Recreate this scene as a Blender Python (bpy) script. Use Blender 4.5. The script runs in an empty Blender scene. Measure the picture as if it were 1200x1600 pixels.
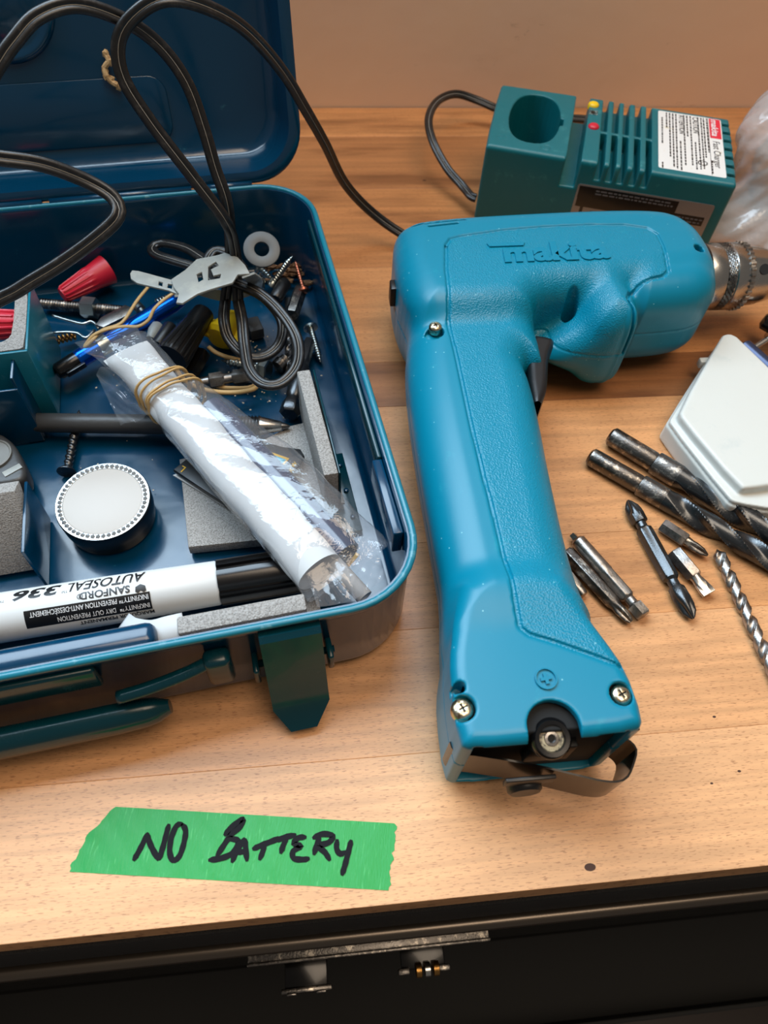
import bpy, bmesh, math, random
import numpy as np
from mathutils import Vector, Matrix
from mathutils.bvhtree import BVHTree

random.seed(7)
C = bpy.context.scene.collection
MM = 0.001          # every shape below is written in millimetres

# ------------------------------------------------------------------ camera
FPX, CAM_H = 1110.0, 290.0                       # focal length in pixels of a 1200x1600 picture, height above bench (mm)
_p, _y, _r = (math.radians(a) for a in (55.75, 9.33, 4.73))
F_ = Vector((math.sin(_y)*math.cos(_p), math.cos(_y)*math.cos(_p), -math.sin(_p)))
R0 = Vector((math.cos(_y), -math.sin(_y), 0)); D0 = F_.cross(R0)
CX = math.cos(_r)*R0 - math.sin(_r)*D0
CY = math.sin(_r)*R0 + math.cos(_r)*D0
cam = bpy.data.cameras.new('camera'); camo = bpy.data.objects.new('camera', cam); C.objects.link(camo)
Rm = Matrix((CX, -CY, -F_)).transposed()
camo.matrix_world = Matrix.Translation((0, 0, CAM_H*MM)) @ Rm.to_4x4()
cam.sensor_fit = 'VERTICAL'; cam.sensor_height = 36; cam.sensor_width = 27
cam.lens = FPX/1600*36
cam.clip_start = 0.01; cam.clip_end = 20
cam.dof.use_dof = True; cam.dof.focus_distance = 0.315; cam.dof.aperture_fstop = 13.0
bpy.context.scene.camera = camo

def ray(px, py):
    return CX*((px-600)/FPX) + CY*((py-800)/FPX) + F_
def G(px, py, z=0.0):                             # point on the horizontal plane at height z
    d = ray(px, py); t = (z-CAM_H)/d.z
    return Vector((0, 0, CAM_H)) + d*t

# ------------------------------------------------------------------ world, light, exposure
sc = bpy.context.scene
sc.view_settings.view_transform = 'Standard'; sc.view_settings.look = 'None'
sc.view_settings.gamma = 1.0; sc.view_settings.use_curve_mapping = False
sc.view_settings.exposure = -0.10
w = bpy.data.worlds.new('room_light'); sc.world = w; w.use_nodes = True
w.node_tree.nodes['Background'].inputs[0].default_value = (1.0, 0.91, 0.82, 1)
w.node_tree.nodes['Background'].inputs[1].default_value = 0.17
def area(name, loc, target, sx, sy, power, col):
    l = bpy.data.lights.new(name, 'AREA'); l.shape = 'RECTANGLE'; l.size = sx; l.size_y = sy; l.energy = power; l.color = col
    o = bpy.data.objects.new(name, l); C.objects.link(o); o.location = loc
    o.rotation_euler = (Vector(target)-Vector(loc)).to_track_quat('-Z', 'Y').to_euler(); return o
area('window_light', (-0.34, 0.57, 0.93), (-0.12, -0.6, 0.35), 1.1, 0.9, 38.0, (0.66, 0.84, 1.0))
area('warm_fill', (0.45, 0.0, 1.9), (0.15, 0.5, 0.1), 1.0, 1.0, 22.0, (1.0, 0.80, 0.60))  # added warm fill from an unseen source, lifts the back wall

# ------------------------------------------------------------------ materials
def lin(c):
    return tuple(((v/255)/12.92 if v/255 <= .04045 else (((v/255)+.055)/1.055)**2.4) for v in c) + (1,)
class NT:
    def __init__(s, name):
        s.m = bpy.data.materials.new(name); s.m.use_nodes = True; s.t = s.m.node_tree
        s.b = s.t.nodes['Principled BSDF']; s.out = s.t.nodes['Material Output']
    def n(s, ty, **k):
        nd = s.t.nodes.new(ty)
        for a, v in k.items():
            if a.startswith('i_'): nd.inputs[a[2:].replace('_', ' ')].default_value = v
            else: setattr(nd, a, v)
        return nd
    def l(s, a, b): s.t.links.new(a, b)
    def coords(s, scale=(1, 1, 1), loc=(0, 0, 0), rot=(0, 0, 0)):
        tc = s.n('ShaderNodeTexCoord'); mp = s.n('ShaderNodeMapping')
        mp.inputs['Scale'].default_value = scale; mp.inputs['Location'].default_value = loc; mp.inputs['Rotation'].default_value = rot
        s.l(tc.outputs['Object'], mp.inputs['Vector']); return mp.outputs[0]
    def noise(s, vec, scale, detail=4, rough=.55):
        n = s.n('ShaderNodeTexNoise'); n.inputs['Scale'].default_value = scale; n.inputs['Detail'].default_value = detail
        n.inputs['Roughness'].default_value = rough; s.l(vec, n.inputs['Vector']); return n.outputs['Fac']
    def ramp(s, fac, stops):
        r = s.n('ShaderNodeValToRGB'); e = r.color_ramp.elements
        while len(e) < len(stops): e.new(.5)
        for i, (p, c) in enumerate(stops): e[i].position = p; e[i].color = c if len(c) == 4 else lin(c)
        s.l(fac, r.inputs[0]); return r.outputs[0]
    def mix(s, fac, a, b, mode='MIX'):
        m = s.n('ShaderNodeMix', data_type='RGBA', blend_type=mode)
        for k, v in ((0, fac), (6, a), (7, b)):
            if hasattr(v, 'is_linked') or hasattr(v, 'links'): s.l(v, m.inputs[k])
            else: m.inputs[k].default_value = v
        return m.outputs[2]
    def bump(s, h, strength, dist=.0005):
        b = s.n('ShaderNodeBump'); b.inputs['Strength'].default_value = strength; b.inputs['Distance'].default_value = dist
        s.l(h, b.inputs['Height']); s.l(b.outputs[0], s.b.inputs['Normal']); return b
def pbr(name, col, rough=.5, metal=0, bump=0, bscale=800, bdist=.0003, spec=.5, coat=0, wear=None, wscale=60, wfrom=.62, wto=.72, rvar=0, alpha=None, sub=0, trans=0):
    k = NT(name); b = k.b
    b.inputs['Base Color'].default_value = lin(col); b.inputs['Roughness'].default_value = rough
    b.inputs['Metallic'].default_value = metal; b.inputs['Specular IOR Level'].default_value = spec
    b.inputs['Coat Weight'].default_value = coat; b.inputs['Transmission Weight'].default_value = trans
    if sub: b.inputs['Subsurface Weight'].default_value = sub; b.inputs['Subsurface Radius'].default_value = (.004, .004, .004); b.inputs['Subsurface Scale'].default_value = .5
    v = k.coords()
    if bump: k.bump(k.noise(v, bscale, 3), bump, bdist)
    if wear:
        f = k.ramp(k.noise(v, wscale, 8, .7), [(wfrom, (0, 0, 0, 1)), (wto, (1, 1, 1, 1))])
        k.l(k.mix(f, lin(col), lin(wear)), b.inputs['Base Color'])
    if rvar:
        r = k.n('ShaderNodeMapRange'); k.l(k.noise(v, 45, 6, .65), r.inputs[0])
        r.inputs[1].default_value = .3; r.inputs[2].default_value = .7
        r.inputs[3].default_value = max(0.02, rough-rvar); r.inputs[4].default_value = rough+rvar
        k.l(r.outputs[0], b.inputs['Roughness'])
    if alpha is not None: b.inputs['Alpha'].default_value = alpha
    return k.m
M = {}
M['teal'] = pbr('teal_plastic', (0, 120, 148), .28, spec=.38, bump=.15, bscale=1500, wear=(45, 140, 160), wscale=130, wfrom=.66, wto=.80, rvar=.08)
k = NT('teal_plastic_grained'); v = k.coords()
k.b.inputs['Roughness'].default_value = .34; k.b.inputs['Specular IOR Level'].default_value = .38
at = k.n('ShaderNodeAttribute', attribute_name='grain')
vo = k.n('ShaderNodeTexVoronoi', feature='SMOOTH_F1'); vo.inputs['Scale'].default_value = 1500; k.l(v, vo.inputs['Vector'])
mu = k.n('ShaderNodeMath', operation='MULTIPLY'); k.l(vo.outputs['Distance'], mu.inputs[0]); k.l(at.outputs['Fac'], mu.inputs[1])
k.bump(mu.outputs[0], .6, .0004)
sc1 = k.ramp(k.noise(v, 70, 9, .75), [(.60, (0, 0, 0, 1)), (.78, (1, 1, 1, 1))])
c1 = k.mix(sc1, lin((0, 120, 147)), lin((22, 138, 158)))
vd = k.n('ShaderNodeTexVoronoi'); vd.inputs['Scale'].default_value = 170; k.l(v, vd.inputs['Vector'])
dots = k.ramp(vd.outputs['Distance'], [(.03, (1, 1, 1, 1)), (.07, (0, 0, 0, 1))])
k.l(k.mix(dots, c1, lin((120, 185, 195))), k.b.inputs['Base Color']); M['teal_g'] = k.m
M['charger'] = pbr('charger_teal_plastic', (0, 98, 106), .42, bump=.2, bscale=1200, wear=(60, 135, 135), wscale=70, wfrom=.58, wto=.75, rvar=.08)
M['dusty'] = pbr('dusty_teal', (86, 108, 100), .8, bump=.3)
M['enamel'] = pbr('dark_teal_enamel', (2, 50, 60), .22, spec=.35, bump=.05, bscale=400, wear=(30, 84, 96), wscale=90, wfrom=.64, wto=.80, rvar=.10, coat=.1)
M['enamel_in'] = pbr('blue_teal_enamel', (0, 52, 80), .18, spec=.55, bump=.06, bscale=300, wear=(40, 96, 112), wscale=100, wfrom=.66, wto=.78, rvar=.08, coat=.1)
M['enamel_rim'] = pbr('worn_teal_enamel', (20, 112, 132), .3, wear=(110, 160, 170), wscale=150, wfrom=.6, wto=.72)
M['black'] = pbr('black_plastic', (18, 18, 19), .38, bump=.1)
M['blackgloss'] = pbr('glossy_black_plastic', (12, 12, 13), .2)
M['rubber'] = pbr('cord_rubber', (25, 24, 24), .36, bump=.2, bscale=500, wear=(66, 62, 58), wscale=200, wfrom=.55, wto=.75, rvar=.08)
M['cordline'] = pbr('groove_glint_dust', (150, 146, 138), .6)  # painted highlight and dust lying in the cable groove
M['foam'] = pbr('grey_foam', (168, 165, 161), .95, bump=1.0, bscale=1300, bdist=.0008, wear=(128, 125, 121), wscale=1500, wfrom=.45, wto=.6, spec=.2)
M['foam_side'] = pbr('yellowed_foam_edge', (150, 142, 104), .95, bump=1.0, bscale=900, bdist=.0006, spec=.2)
M['white'] = pbr('white_plastic', (212, 214, 213), .35, sub=.15, wear=(196, 198, 196), wscale=80, wfrom=.6, wto=.8)
M['whitebox'] = pbr('milky_white_plastic', (206, 206, 199), .38, bump=.15, bscale=300, wear=(188, 194, 190), wscale=55, wfrom=.58, wto=.85, sub=.2)
M['paper'] = pbr('white_paper', (192, 194, 194), .85)
M['steel'] = pbr('bright_steel', (186, 184, 180), .24, 1, bump=.1, bscale=600, rvar=.1)
M['steel2'] = pbr('dull_steel', (158, 154, 150), .36, 1, bump=.3, bscale=900, wear=(112, 108, 104), wscale=300, wfrom=.5, wto=.7, rvar=.1)
M['darksteel'] = pbr('blackened_steel', (104, 101, 98), .34, 1, bump=.5, bscale=1000, wear=(186, 178, 166), wscale=220, wfrom=.52, wto=.64, rvar=.12)
M['blackox'] = pbr('black_oxide_steel', (80, 82, 84), .28, .9, bump=.25, bscale=1500, wear=(140, 140, 138), wscale=400, wfrom=.6, wto=.7)
M['zinc'] = pbr('zinc_plate', (176, 184, 182), .28, 1, bump=.3, bscale=900)
M['brass'] = pbr('tarnished_brass', (150, 112, 62), .35, 1, bump=.3, bscale=900)
M['copper'] = pbr('copper_plate', (196, 118, 92), .32, 1, bump=.2)
M['goldsteel'] = pbr('yellow_zinc', (208, 200, 176), .26, 1, wear=(120, 92, 46), wscale=700, wfrom=.5, wto=.62)
M['red'] = pbr('red_plastic', (196, 26, 50), .42, bump=.1)
M['yellow'] = pbr('yellow_plastic', (232, 190, 18), .42)
M['bluemet'] = pbr('metallic_blue', (0, 84, 190), .2, .85)
M['grey'] = pbr('grey_plastic', (112, 112, 108), .45, bump=.2)
M['dkgrey'] = pbr('dark_grey_plastic', (58, 58, 58), .42, bump=.3, bscale=700)
M['mirror'] = pbr('scratched_white_enamel', (178, 171, 163), .45, 0, wear=(150, 140, 130), wscale=160, wfrom=.68, wto=.72)
M['gem'] = pbr('glass_gems', (205, 212, 216), .06, .75)
M['tan'] = pbr('tan_rubber', (186, 152, 98), .5, bump=.2)
M['wood_debris'] = pbr('brown_chips', (96, 62, 34), .8, bump=.6, wear=(160, 122, 84), wscale=300, wfrom=.5, wto=.6)
M['crumb'] = pbr('pale_crumbs', (206, 188, 160), .8)
M['yolk'] = pbr('yellow_paper', (226, 176, 44), .7)
M['ink'] = pbr('black_ink', (14, 12, 18), .7, spec=.2)
M['inkb'] = pbr('printed_black', (14, 14, 16), .4)
M['inkw'] = pbr('printed_white', (215, 215, 215), .5)
M['inkgrey'] = pbr('printed_grey', (96, 96, 100), .5)
M['labelred'] = pbr('printed_red', (214, 40, 60), .45)
M['labelwhite'] = pbr('sticker_white', (222, 220, 216), .42, wear=(206, 192, 150), wscale=120, wfrom=.64, wto=.7)
M['labelblack'] = pbr('sticker_black', (16, 18, 20), .25, coat=.4)
M['labelsilver'] = pbr('sticker_silver', (150, 152, 156), .35, .7)
M['blacksteel'] = pbr('black_painted_steel', (7, 6, 6), .2, .0, spec=.3, coat=.1, rvar=.06)
M['crackle'] = pbr('black_rubber_strip', (16, 16, 17), .6, bump=1.0, bscale=2200, bdist=.0008, wear=(60, 60, 62), wscale=1800, wfrom=.62, wto=.68)
M['hole'] = pbr('dark_recess', (8, 10, 11), .8)
# clear film
def film(name, tint, haze, gloss=.08, bump=.0):
    k = NT(name); t = k.t
    tr = k.n('ShaderNodeBsdfTransparent'); tr.inputs[0].default_value = tint
    df = k.n('ShaderNodeBsdfDiffuse'); df.inputs[0].default_value = (.8, .82, .84, 1)
    gl = k.n('ShaderNodeBsdfGlossy'); gl.inputs['Roughness'].default_value = gloss
    m1 = k.n('ShaderNodeMixShader'); m1.inputs[0].default_value = haze
    k.l(tr.outputs[0], m1.inputs[1]); k.l(df.outputs[0], m1.inputs[2])
    lw = k.n('ShaderNodeLayerWeight'); pw = k.n('ShaderNodeMath', operation='POWER'); pw.inputs[1].default_value = 3.0; k.l(lw.outputs['Facing'], pw.inputs[0])
    fr = k.n('ShaderNodeMath', operation='MULTIPLY_ADD'); fr.inputs[1].default_value = .55; fr.inputs[2].default_value = .06; k.l(pw.outputs[0], fr.inputs[0])
    m2 = k.n('ShaderNodeMixShader'); k.l(fr.outputs[0], m2.inputs[0]); k.l(m1.outputs[0], m2.inputs[1]); k.l(gl.outputs[0], m2.inputs[2])
    k.l(m2.outputs[0], k.out.inputs[0])
    if bump:
        b = k.n('ShaderNodeBump'); b.inputs['Strength'].default_value = bump; b.inputs['Distance'].default_value = .002
        k.l(k.noise(k.coords(), 90, 5), b.inputs['Height'])
        k.l(b.outputs[0], gl.inputs['Normal']); k.l(b.outputs[0], lw.inputs['Normal']); k.l(b.outputs[0], df.inputs['Normal'])
    return k.m
M['film'] = film('clear_poly_film', (.99, .99, 1, 1), .07, .06, .5)
M['film2'] = film('cloudy_poly_film', (.96, .93, .88, 1), .34, .14, .6)
M['tie'] = pbr('translucent_nylon', (146, 149, 145), .4, sub=.3, wear=(178, 178, 168), wscale=60, wfrom=.5, wto=.8)

# wood: grain runs along X; 'tone' is a property of each stave
k = NT('beech_stave'); b = k.b
v1 = k.coords((3.0, 60, 60)); v2 = k.coords((62, 480, 30)); v3 = k.coords((6, 38, 20), loc=(.3, .7, 0))
oi = k.n('ShaderNodeObjectInfo')
at = k.n('ShaderNodeAttribute', attribute_type='OBJECT', attribute_name='tone')
ad = k.n('ShaderNodeVectorMath', operation='ADD'); k.l(v3, ad.inputs[0])
cb = k.n('ShaderNodeCombineXYZ'); mm = k.n('ShaderNodeMath', operation='MULTIPLY'); mm.inputs[1].default_value = 37.0
k.l(at.outputs['Fac'], mm.inputs[0]); k.l(mm.outputs[0], cb.inputs[0]); k.l(mm.outputs[0], cb.inputs[1]); k.l(cb.outputs[0], ad.inputs[1])
base = k.ramp(at.outputs['Fac'], [(0.0, (138, 90, 56)), (.35, (186, 126, 76)), (.7, (210, 150, 98)), (1.0, (224, 170, 122))])
figure = k.noise(ad.outputs[0], 1.0, 7, .62)
streak = k.ramp(figure, [(.36, (1, 1, 1, 1)), (.50, (0, 0, 0, 1))])
inv = k.n('ShaderNodeMapRange'); k.l(at.outputs['Fac'], inv.inputs[0]); inv.inputs[3].default_value = .8; inv.inputs[4].default_value = .10
sf = k.n('ShaderNodeMath', operation='MULTIPLY'); k.l(streak, sf.inputs[0]); k.l(inv.outputs[0], sf.inputs[1])
c1 = k.mix(sf.outputs[0], base, lin((104, 62, 34)))
fine = k.ramp(k.noise(v1, 4.0, 6, .6), [(.35, (.80, .80, .80, 1)), (.65, (1.08, 1.06, 1.04, 1))])
c2 = k.mix(1.0, c1, fine, 'MULTIPLY')
fl = k.ramp(k.noise(v2, 5.2, 1.5, .5), [(.60, (0, 0, 0, 1)), (.66, (1, 1, 1, 1))])
ff = k.n('ShaderNodeMath', operation='MULTIPLY'); ff.inputs[1].default_value = .55; k.l(fl, ff.inputs[0])
c3 = k.mix(ff.outputs[0], c2, lin((128, 74, 44)))
v4 = k.coords((1, 1, 1)); st = k.ramp(k.noise(v4, 9, 5, .6), [(.30, (.86, .84, .82, 1)), (.7, (1.05, 1.05, 1.05, 1))])
c4 = k.mix(1.0, c3, st, 'MULTIPLY')
k.l(c4, b.inputs['Base Color']); b.inputs['Roughness'].default_value = .40; b.inputs['Specular IOR Level'].default_value = .45
k.bump(k.noise(v2, 3.0, 3), .12, .0003)
M['beech'] = k.m
M['beech_edge'] = pbr('beech_end_edge', (150, 100, 62), .5, bump=.3)
M['knot'] = pbr('dark_knot', (60, 26, 10), .6)

# painted wall with scuffs (marks of their own shape)
k = NT('beige_wall_paint'); v = k.coords(); b = k.b
big = k.ramp(k.noise(v, 3.2, 4, .5), [(.35, (232, 200, 176)), (.65, (244, 208, 172))])
sm = k.ramp(k.noise(k.coords((14, 14, 30), loc=(.15, 0, .4)), 1.0, 10, .75), [(.625, (0, 0, 0, 1)), (.70, (1, 1, 1, 1))])
sf = k.n('ShaderNodeMath', operation='MULTIPLY'); sf.inputs[1].default_value = .5; k.l(sm, sf.inputs[0])
k.l(k.mix(sf.outputs[0], big, lin((128, 92, 66))), b.inputs['Base Color']); b.inputs['Roughness'].default_value = .55
k.bump(k.noise(v, 40, 5), .15, .002); M['wall'] = k.m

# green crepe tape
k = NT('green_crepe_tape'); b = k.b
cr = k.noise(k.coords((900, 160, 100)), 1.6, 3, .6)
pal = k.ramp(k.noise(k.coords((700, 90, 100)), 1.4, 3), [(.60, (0, 0, 0, 1)), (.72, (1, 1, 1, 1))])
pf = k.n('ShaderNodeMath', operation='MULTIPLY'); pf.inputs[1].default_value = .5; k.l(pal, pf.inputs[0])
k.l(k.mix(pf.outputs[0], lin((2, 146, 60)), lin((90, 190, 112))), b.inputs['Base Color'])
b.inputs['Roughness'].default_value = .5; k.bump(cr, .5, .0004); M['tape'] = k.m

# ------------------------------------------------------------------ object helpers
def _link(name, me, mat, parent=None, smooth=True):
    o = bpy.data.objects.new(name, me); C.objects.link(o)
    if mat is not None and not me.materials:
        me.materials.append(M[mat] if isinstance(mat, str) else mat)
    if parent is not None: o.parent = parent
    return o
def mesh(verts, faces, smooth=True, sharp=None):
    me = bpy.data.meshes.new('mesh')
    me.from_pydata([(v[0]*MM, v[1]*MM, v[2]*MM) for v in verts], [], [tuple(int(i) for i in f) for f in faces])
    me.update()
    if len(me.polygons) < 60000:
        bm_ = bmesh.new(); bm_.from_mesh(me); bmesh.ops.recalc_face_normals(bm_, faces=bm_.faces[:]); bm_.to_mesh(me); bm_.free()
    if smooth: me.polygons.foreach_set('use_smooth', [True]*len(me.polygons))
    if sharp is not None:
        me.set_sharp_from_angle(angle=math.radians(sharp))
    return me
def part(name, me, mat, parent, label=None, kind=None):
    o = _link(name, me, mat, parent)
    if label: o['label'] = label
    if kind: o['kind'] = kind
    return o
def tag(o, label, cat, group=None, kind=None):
    if label: o['label'] = label
    if cat: o['category'] = cat
    if group: o['group'] = group
    if kind: o['kind'] = kind
    return o
def thing(name, label, cat, loc=(0, 0, 0), rot=None, group=None):
    o = bpy.data.objects.new(name, None); C.objects.link(o); o.empty_display_size = .01
    m = Matrix.Translation(Vector(loc)*MM)
    if rot is not None:
        m = m @ (rot.to_4x4() if isinstance(rot, Matrix) else Matrix.Rotation(rot, 4, 'Z'))
    o.matrix_world = m
    return tag(o, label, cat, group)
def single(name, me, mat, label, cat, loc=(0, 0, 0), rot=None, group=None):
    o = _link(name, me, mat); m = Matrix.Translation(Vector(loc)*MM)
    if rot is not None: m = m @ (rot.to_4x4() if isinstance(rot, Matrix) else Matrix.Rotation(rot, 4, 'Z'))
    o.matrix_world = m
    return tag(o, label, cat, group)
def struct(name, me, mat, label=None):
    o = _link(name, me, mat); o['kind'] = 'structure'
    if label: o['label'] = label
    return o
def along(a, b, roll=0.0):
    """location a and a rotation whose X axis points from a to b; returns (loc, rot, length)"""
    a, b = Vector(a), Vector(b); d = b-a; x = d.normalized()
    z = Vector((0, 0, 1)) - x*x.z
    z = z.normalized() if z.length > 1e-4 else Vector((0, 1, 0)); y = z.cross(x)
    m = Matrix((x, y, z)).transposed() @ Matrix.Rotation(roll, 3, 'X')
    return a, m, d.length

# ------------------------------------------------------------------ shape helpers (all in mm)
def join(*ms):
    vs, fs = [], []
    for v, f in ms:
        b = len(vs); vs += [tuple(p) for p in v]; fs += [tuple(i+b for i in q) for q in f]
    return vs, fs
def box(x0, x1, y0, y1, z0, z1, bev=0.0, seg=2):
    bm = bmesh.new(); bmesh.ops.create_cube(bm, size=1)
    for v in bm.verts: v.co = ((x0+x1)/2+v.co.x*(x1-x0), (y0+y1)/2+v.co.y*(y1-y0), (z0+z1)/2+v.co.z*(z1-z0))
    if bev: bmesh.ops.bevel(bm, geom=bm.edges[:], offset=bev, segments=seg, profile=.5, affect='EDGES')
    bm.verts.index_update()
    r = [tuple(v.co) for v in bm.verts], [tuple(v.index for v in f.verts) for f in bm.faces]; bm.free(); return r
def radial(xs, rf, n=32, caps=True):
    """surface along X: rf(x, theta) -> radius; theta an array"""
    th = np.linspace(0, 2*math.pi, n, endpoint=False); vs = []; fs = []
    for x in xs:
        r = rf(x, th) if callable(rf) else rf
        r = np.broadcast_to(r, th.shape)
        vs += [(x, float(rr*math.cos(t)), float(rr*math.sin(t))) for rr, t in zip(r, th)]
    for i in range(len(xs)-1):
        for j in range(n):
            a, b_ = i*n+j, i*n+(j+1) % n
            fs.append((a, a+n, b_+n, b_))
    if caps:
        fs.append(tuple(range(n))); fs.append(tuple(reversed(range((len(xs)-1)*n, len(xs)*n))))
        fs[-1], fs[-2] = fs[-1], fs[-2]
    return vs, fs
def hexr(t, r, ph=0.0, n=6):
    a = 2*math.pi/n; tt = ((t+ph) % a)-a/2
    return np.minimum(r*math.cos(a/2)/np.cos(tt), r*1.0)
def rings(spec, n=36, twist=None):
    """spec: list of (x, r, shape) with shape 'o' round, 6 hex, 4 square, 'p' cross, 'f' flat blade"""
    th = np.linspace(0, 2*math.pi, n, endpoint=False); vs = []; fs = []
    for x, r, s in spec:
        if s == 'o': rr = np.full(n, r)
        elif s == 'p': rr = r*(.55+.45*np.abs(np.cos(2*th))**1.6)
        elif s == 'f': rr = np.minimum(r, .28*r/np.maximum(np.abs(np.sin(th)), 1e-3))
        elif s == 'b': rr = np.minimum(r, .62*r/np.maximum(np.abs(np.sin(th)), 1e-3))
        else: rr = hexr(th, r, 0, s)
        vs += [(x, float(a*math.cos(t)), float(a*math.sin(t))) for a, t in zip(rr, th)]
    m = len(spec)
    for i in range(m-1):
        for j in range(n):
            a, b_ = i*n+j, i*n+(j+1) % n; fs.append((a, b_, b_+n, a+n))
    fs.append(tuple(reversed(range(n)))); fs.append(tuple(range((m-1)*n, m*n)))
    return vs, fs
def tube(path, r, n=10, closed=False):
    sec = [(r*math.cos(2*math.pi*k/n), r*math.sin(2*math.pi*k/n)) for k in range(n)]
    return sweep(path, sec, closed)
def spline(pts, step=2.0, closed=False):
    P = [Vector(p) for p in pts]; out = []; n = len(P)
    rng = range(n) if closed else range(n-1)
    for i in rng:
        p1, p2 = P[i], P[(i+1) % n]
        p0 = P[i-1] if (i > 0 or closed) else p1*2-p2
        p3 = P[(i+2) % n] if (i+2 < n or closed) else p2*2-p1
        m = max(2, int((p2-p1).length/step))
        for k in range(m):
            t = k/m
            out.append(.5*((2*p1)+(p2-p0)*t+(2*p0-5*p1+4*p2-p3)*t*t+(3*p1-p0-3*p2+p3)*t**3))
    if not closed: out.append(P[-1])
    return out
def sweep(path, sec, closed=False, up=None, twist=0.0, caps=True, scale=None):
    """sweep a closed 2-D section (a, b): a along the side vector, b along the normal"""
    P = [Vector(p) for p in path]; n = len(P); m = len(sec)
    T = []
    for i in range(n):
        a = P[i-1] if (i > 0 or closed) else P[i]; b = P[(i+1) % n] if (i < n-1 or closed) else P[i]
        T.append((b-a).normalized())
    nrm = Vector(up) if up else (Vector((0, 0, 1)) if abs(T[0].z) < .9 else Vector((0, 1, 0)))
    nrm = (nrm-T[0]*nrm.dot(T[0])).normalized(); vs = []; fs = []
    for i in range(n):
        if up: nrm = Vector(up)
        q = nrm-T[i]*nrm.dot(T[i]); nrm = q.normalized() if q.length > 1e-5 else nrm
        side = T[i].cross(nrm); a = twist*i/max(1, n-1); ca, sa = math.cos(a), math.sin(a)
        N2 = nrm*ca+side*sa; S2 = side*ca-nrm*sa; k = scale(i/(n-1)) if scale else 1.0
        vs += [tuple(P[i]+S2*(x*k)+N2*(y*k)) for x, y in sec]
    for i in range(n if closed else n-1):
        for j in range(m):
            a, b_ = i*m+j, i*m+(j+1) % m; c_, d_ = ((i+1) % n)*m+(j+1) % m, ((i+1) % n)*m+j
            fs.append((a, b_, c_, d_))
    if not closed and caps: fs.append(tuple(reversed(range(m)))); fs.append(tuple(range((n-1)*m, n*m)))
    return vs, fs
def prism(poly, z0, z1, bev=0.0, seg=2, holes=()):
    """upright prism of a polygon (list of x, y); holes are polygons cut through"""
    bm = bmesh.new(); loops = [list(poly)]+[list(h) for h in holes]; E = []
    for L in loops:
        vv = [bm.verts.new((p[0], p[1], z0)) for p in L]
        E += [bm.edges.new((vv[i], vv[(i+1) % len(vv)])) for i in range(len(vv))]
    if holes: bmesh.ops.triangle_fill(bm, edges=E, use_beauty=True, use_dissolve=False)
    else: bm.faces.new([v for v in bm.verts])
    bmesh.ops.recalc_face_normals(bm, faces=bm.faces[:])
    r = bmesh.ops.extrude_face_region(bm, geom=bm.faces[:])
    for v in r['geom']:
        if isinstance(v, bmesh.types.BMVert): v.co.z = z1
    bmesh.ops.recalc_face_normals(bm, faces=bm.faces[:])
    if bev:
        ed = [e for e in bm.edges if len(e.link_faces) == 2 and e.calc_face_angle(0) > .6 and abs(e.verts[0].co.z-e.verts[1].co.z) < 1e-6]
        bmesh.ops.bevel(bm, geom=ed, offset=bev, segments=seg, profile=.5, affect='EDGES')
    bm.verts.index_update()
    q = [tuple(v.co) for v in bm.verts], [tuple(v.index for v in f.verts) for f in bm.faces]; bm.free(); return q
def arc(cx, cy, r, a0, a1, n=8):
    return [(cx+r*math.cos(math.radians(a0+(a1-a0)*i/n)), cy+r*math.sin(math.radians(a0+(a1-a0)*i/n))) for i in range(n+1)]
def rrect(x0, x1, y0, y1, r, n=8):
    return arc(x1-r, y1-r, r, 0, 90, n)+arc(x0+r, y1-r, r, 90, 180, n)+arc(x0+r, y0+r, r, 180, 270, n)+arc(x1-r, y0+r, r, 270, 360, n)
def xf(m, mat):
    return [tuple(mat @ Vector(v)) for v in m[0]], m[1]
def ico(r, sub=2, sx=1, sy=1, sz=1, jit=0, c=(0, 0, 0), rnd=random):
    bm = bmesh.new(); bmesh.ops.create_icosphere(bm, subdivisions=sub, radius=r)
    for v in bm.verts:
        k_ = 1+jit*(rnd.random()-.5); v.co = (v.co.x*sx*k_+c[0], v.co.y*sy*k_+c[1], v.co.z*sz*k_+c[2])
    bm.verts.index_update()
    q = [tuple(v.co) for v in bm.verts], [tuple(v.index for v in f.verts) for f in bm.faces]; bm.free(); return q
def text_mesh(s, size, bold=0.0, shear=0.0, sx=1.0, spacing=1.0, align='LEFT'):
    """flat glyphs in the XY plane, baseline at y=0; size in mm"""
    cu = bpy.data.curves.new('glyphs', 'FONT'); cu.body = s; cu.size = size; cu.shear = shear; cu.offset = bold; cu.space_character = spacing
    cu.align_x = align; cu.resolution_u = 3
    o = bpy.data.objects.new('glyphs', cu); C.objects.link(o)
    me = bpy.data.meshes.new_from_object(o.evaluated_get(bpy.context.evaluated_depsgraph_get()))
    vs = [(v.co.x*sx, v.co.y, 0) for v in me.vertices]; fs = [tuple(p.vertices) for p in me.polygons]
    bpy.data.objects.remove(o); bpy.data.curves.remove(cu); bpy.data.meshes.remove(me)
    return vs, fs
def solid_text(m, h):
    """give flat glyphs a thickness h"""
    bm = bmesh.new(); vv = [bm.verts.new(v) for v in m[0]]
    for f in m[1]:
        try: bm.faces.new([vv[i] for i in f])
        except ValueError: pass
    bmesh.ops.remove_doubles(bm, verts=bm.verts[:], dist=1e-4)
    r = bmesh.ops.extrude_face_region(bm, geom=bm.faces[:])
    for v in r['geom']:
        if isinstance(v, bmesh.types.BMVert): v.co.z += h
    bmesh.ops.recalc_face_normals(bm, faces=bm.faces[:]); bm.verts.index_update()
    q = [tuple(v.co) for v in bm.verts], [tuple(v.index for v in f.verts) for f in bm.faces]; bm.free(); return q
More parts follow.
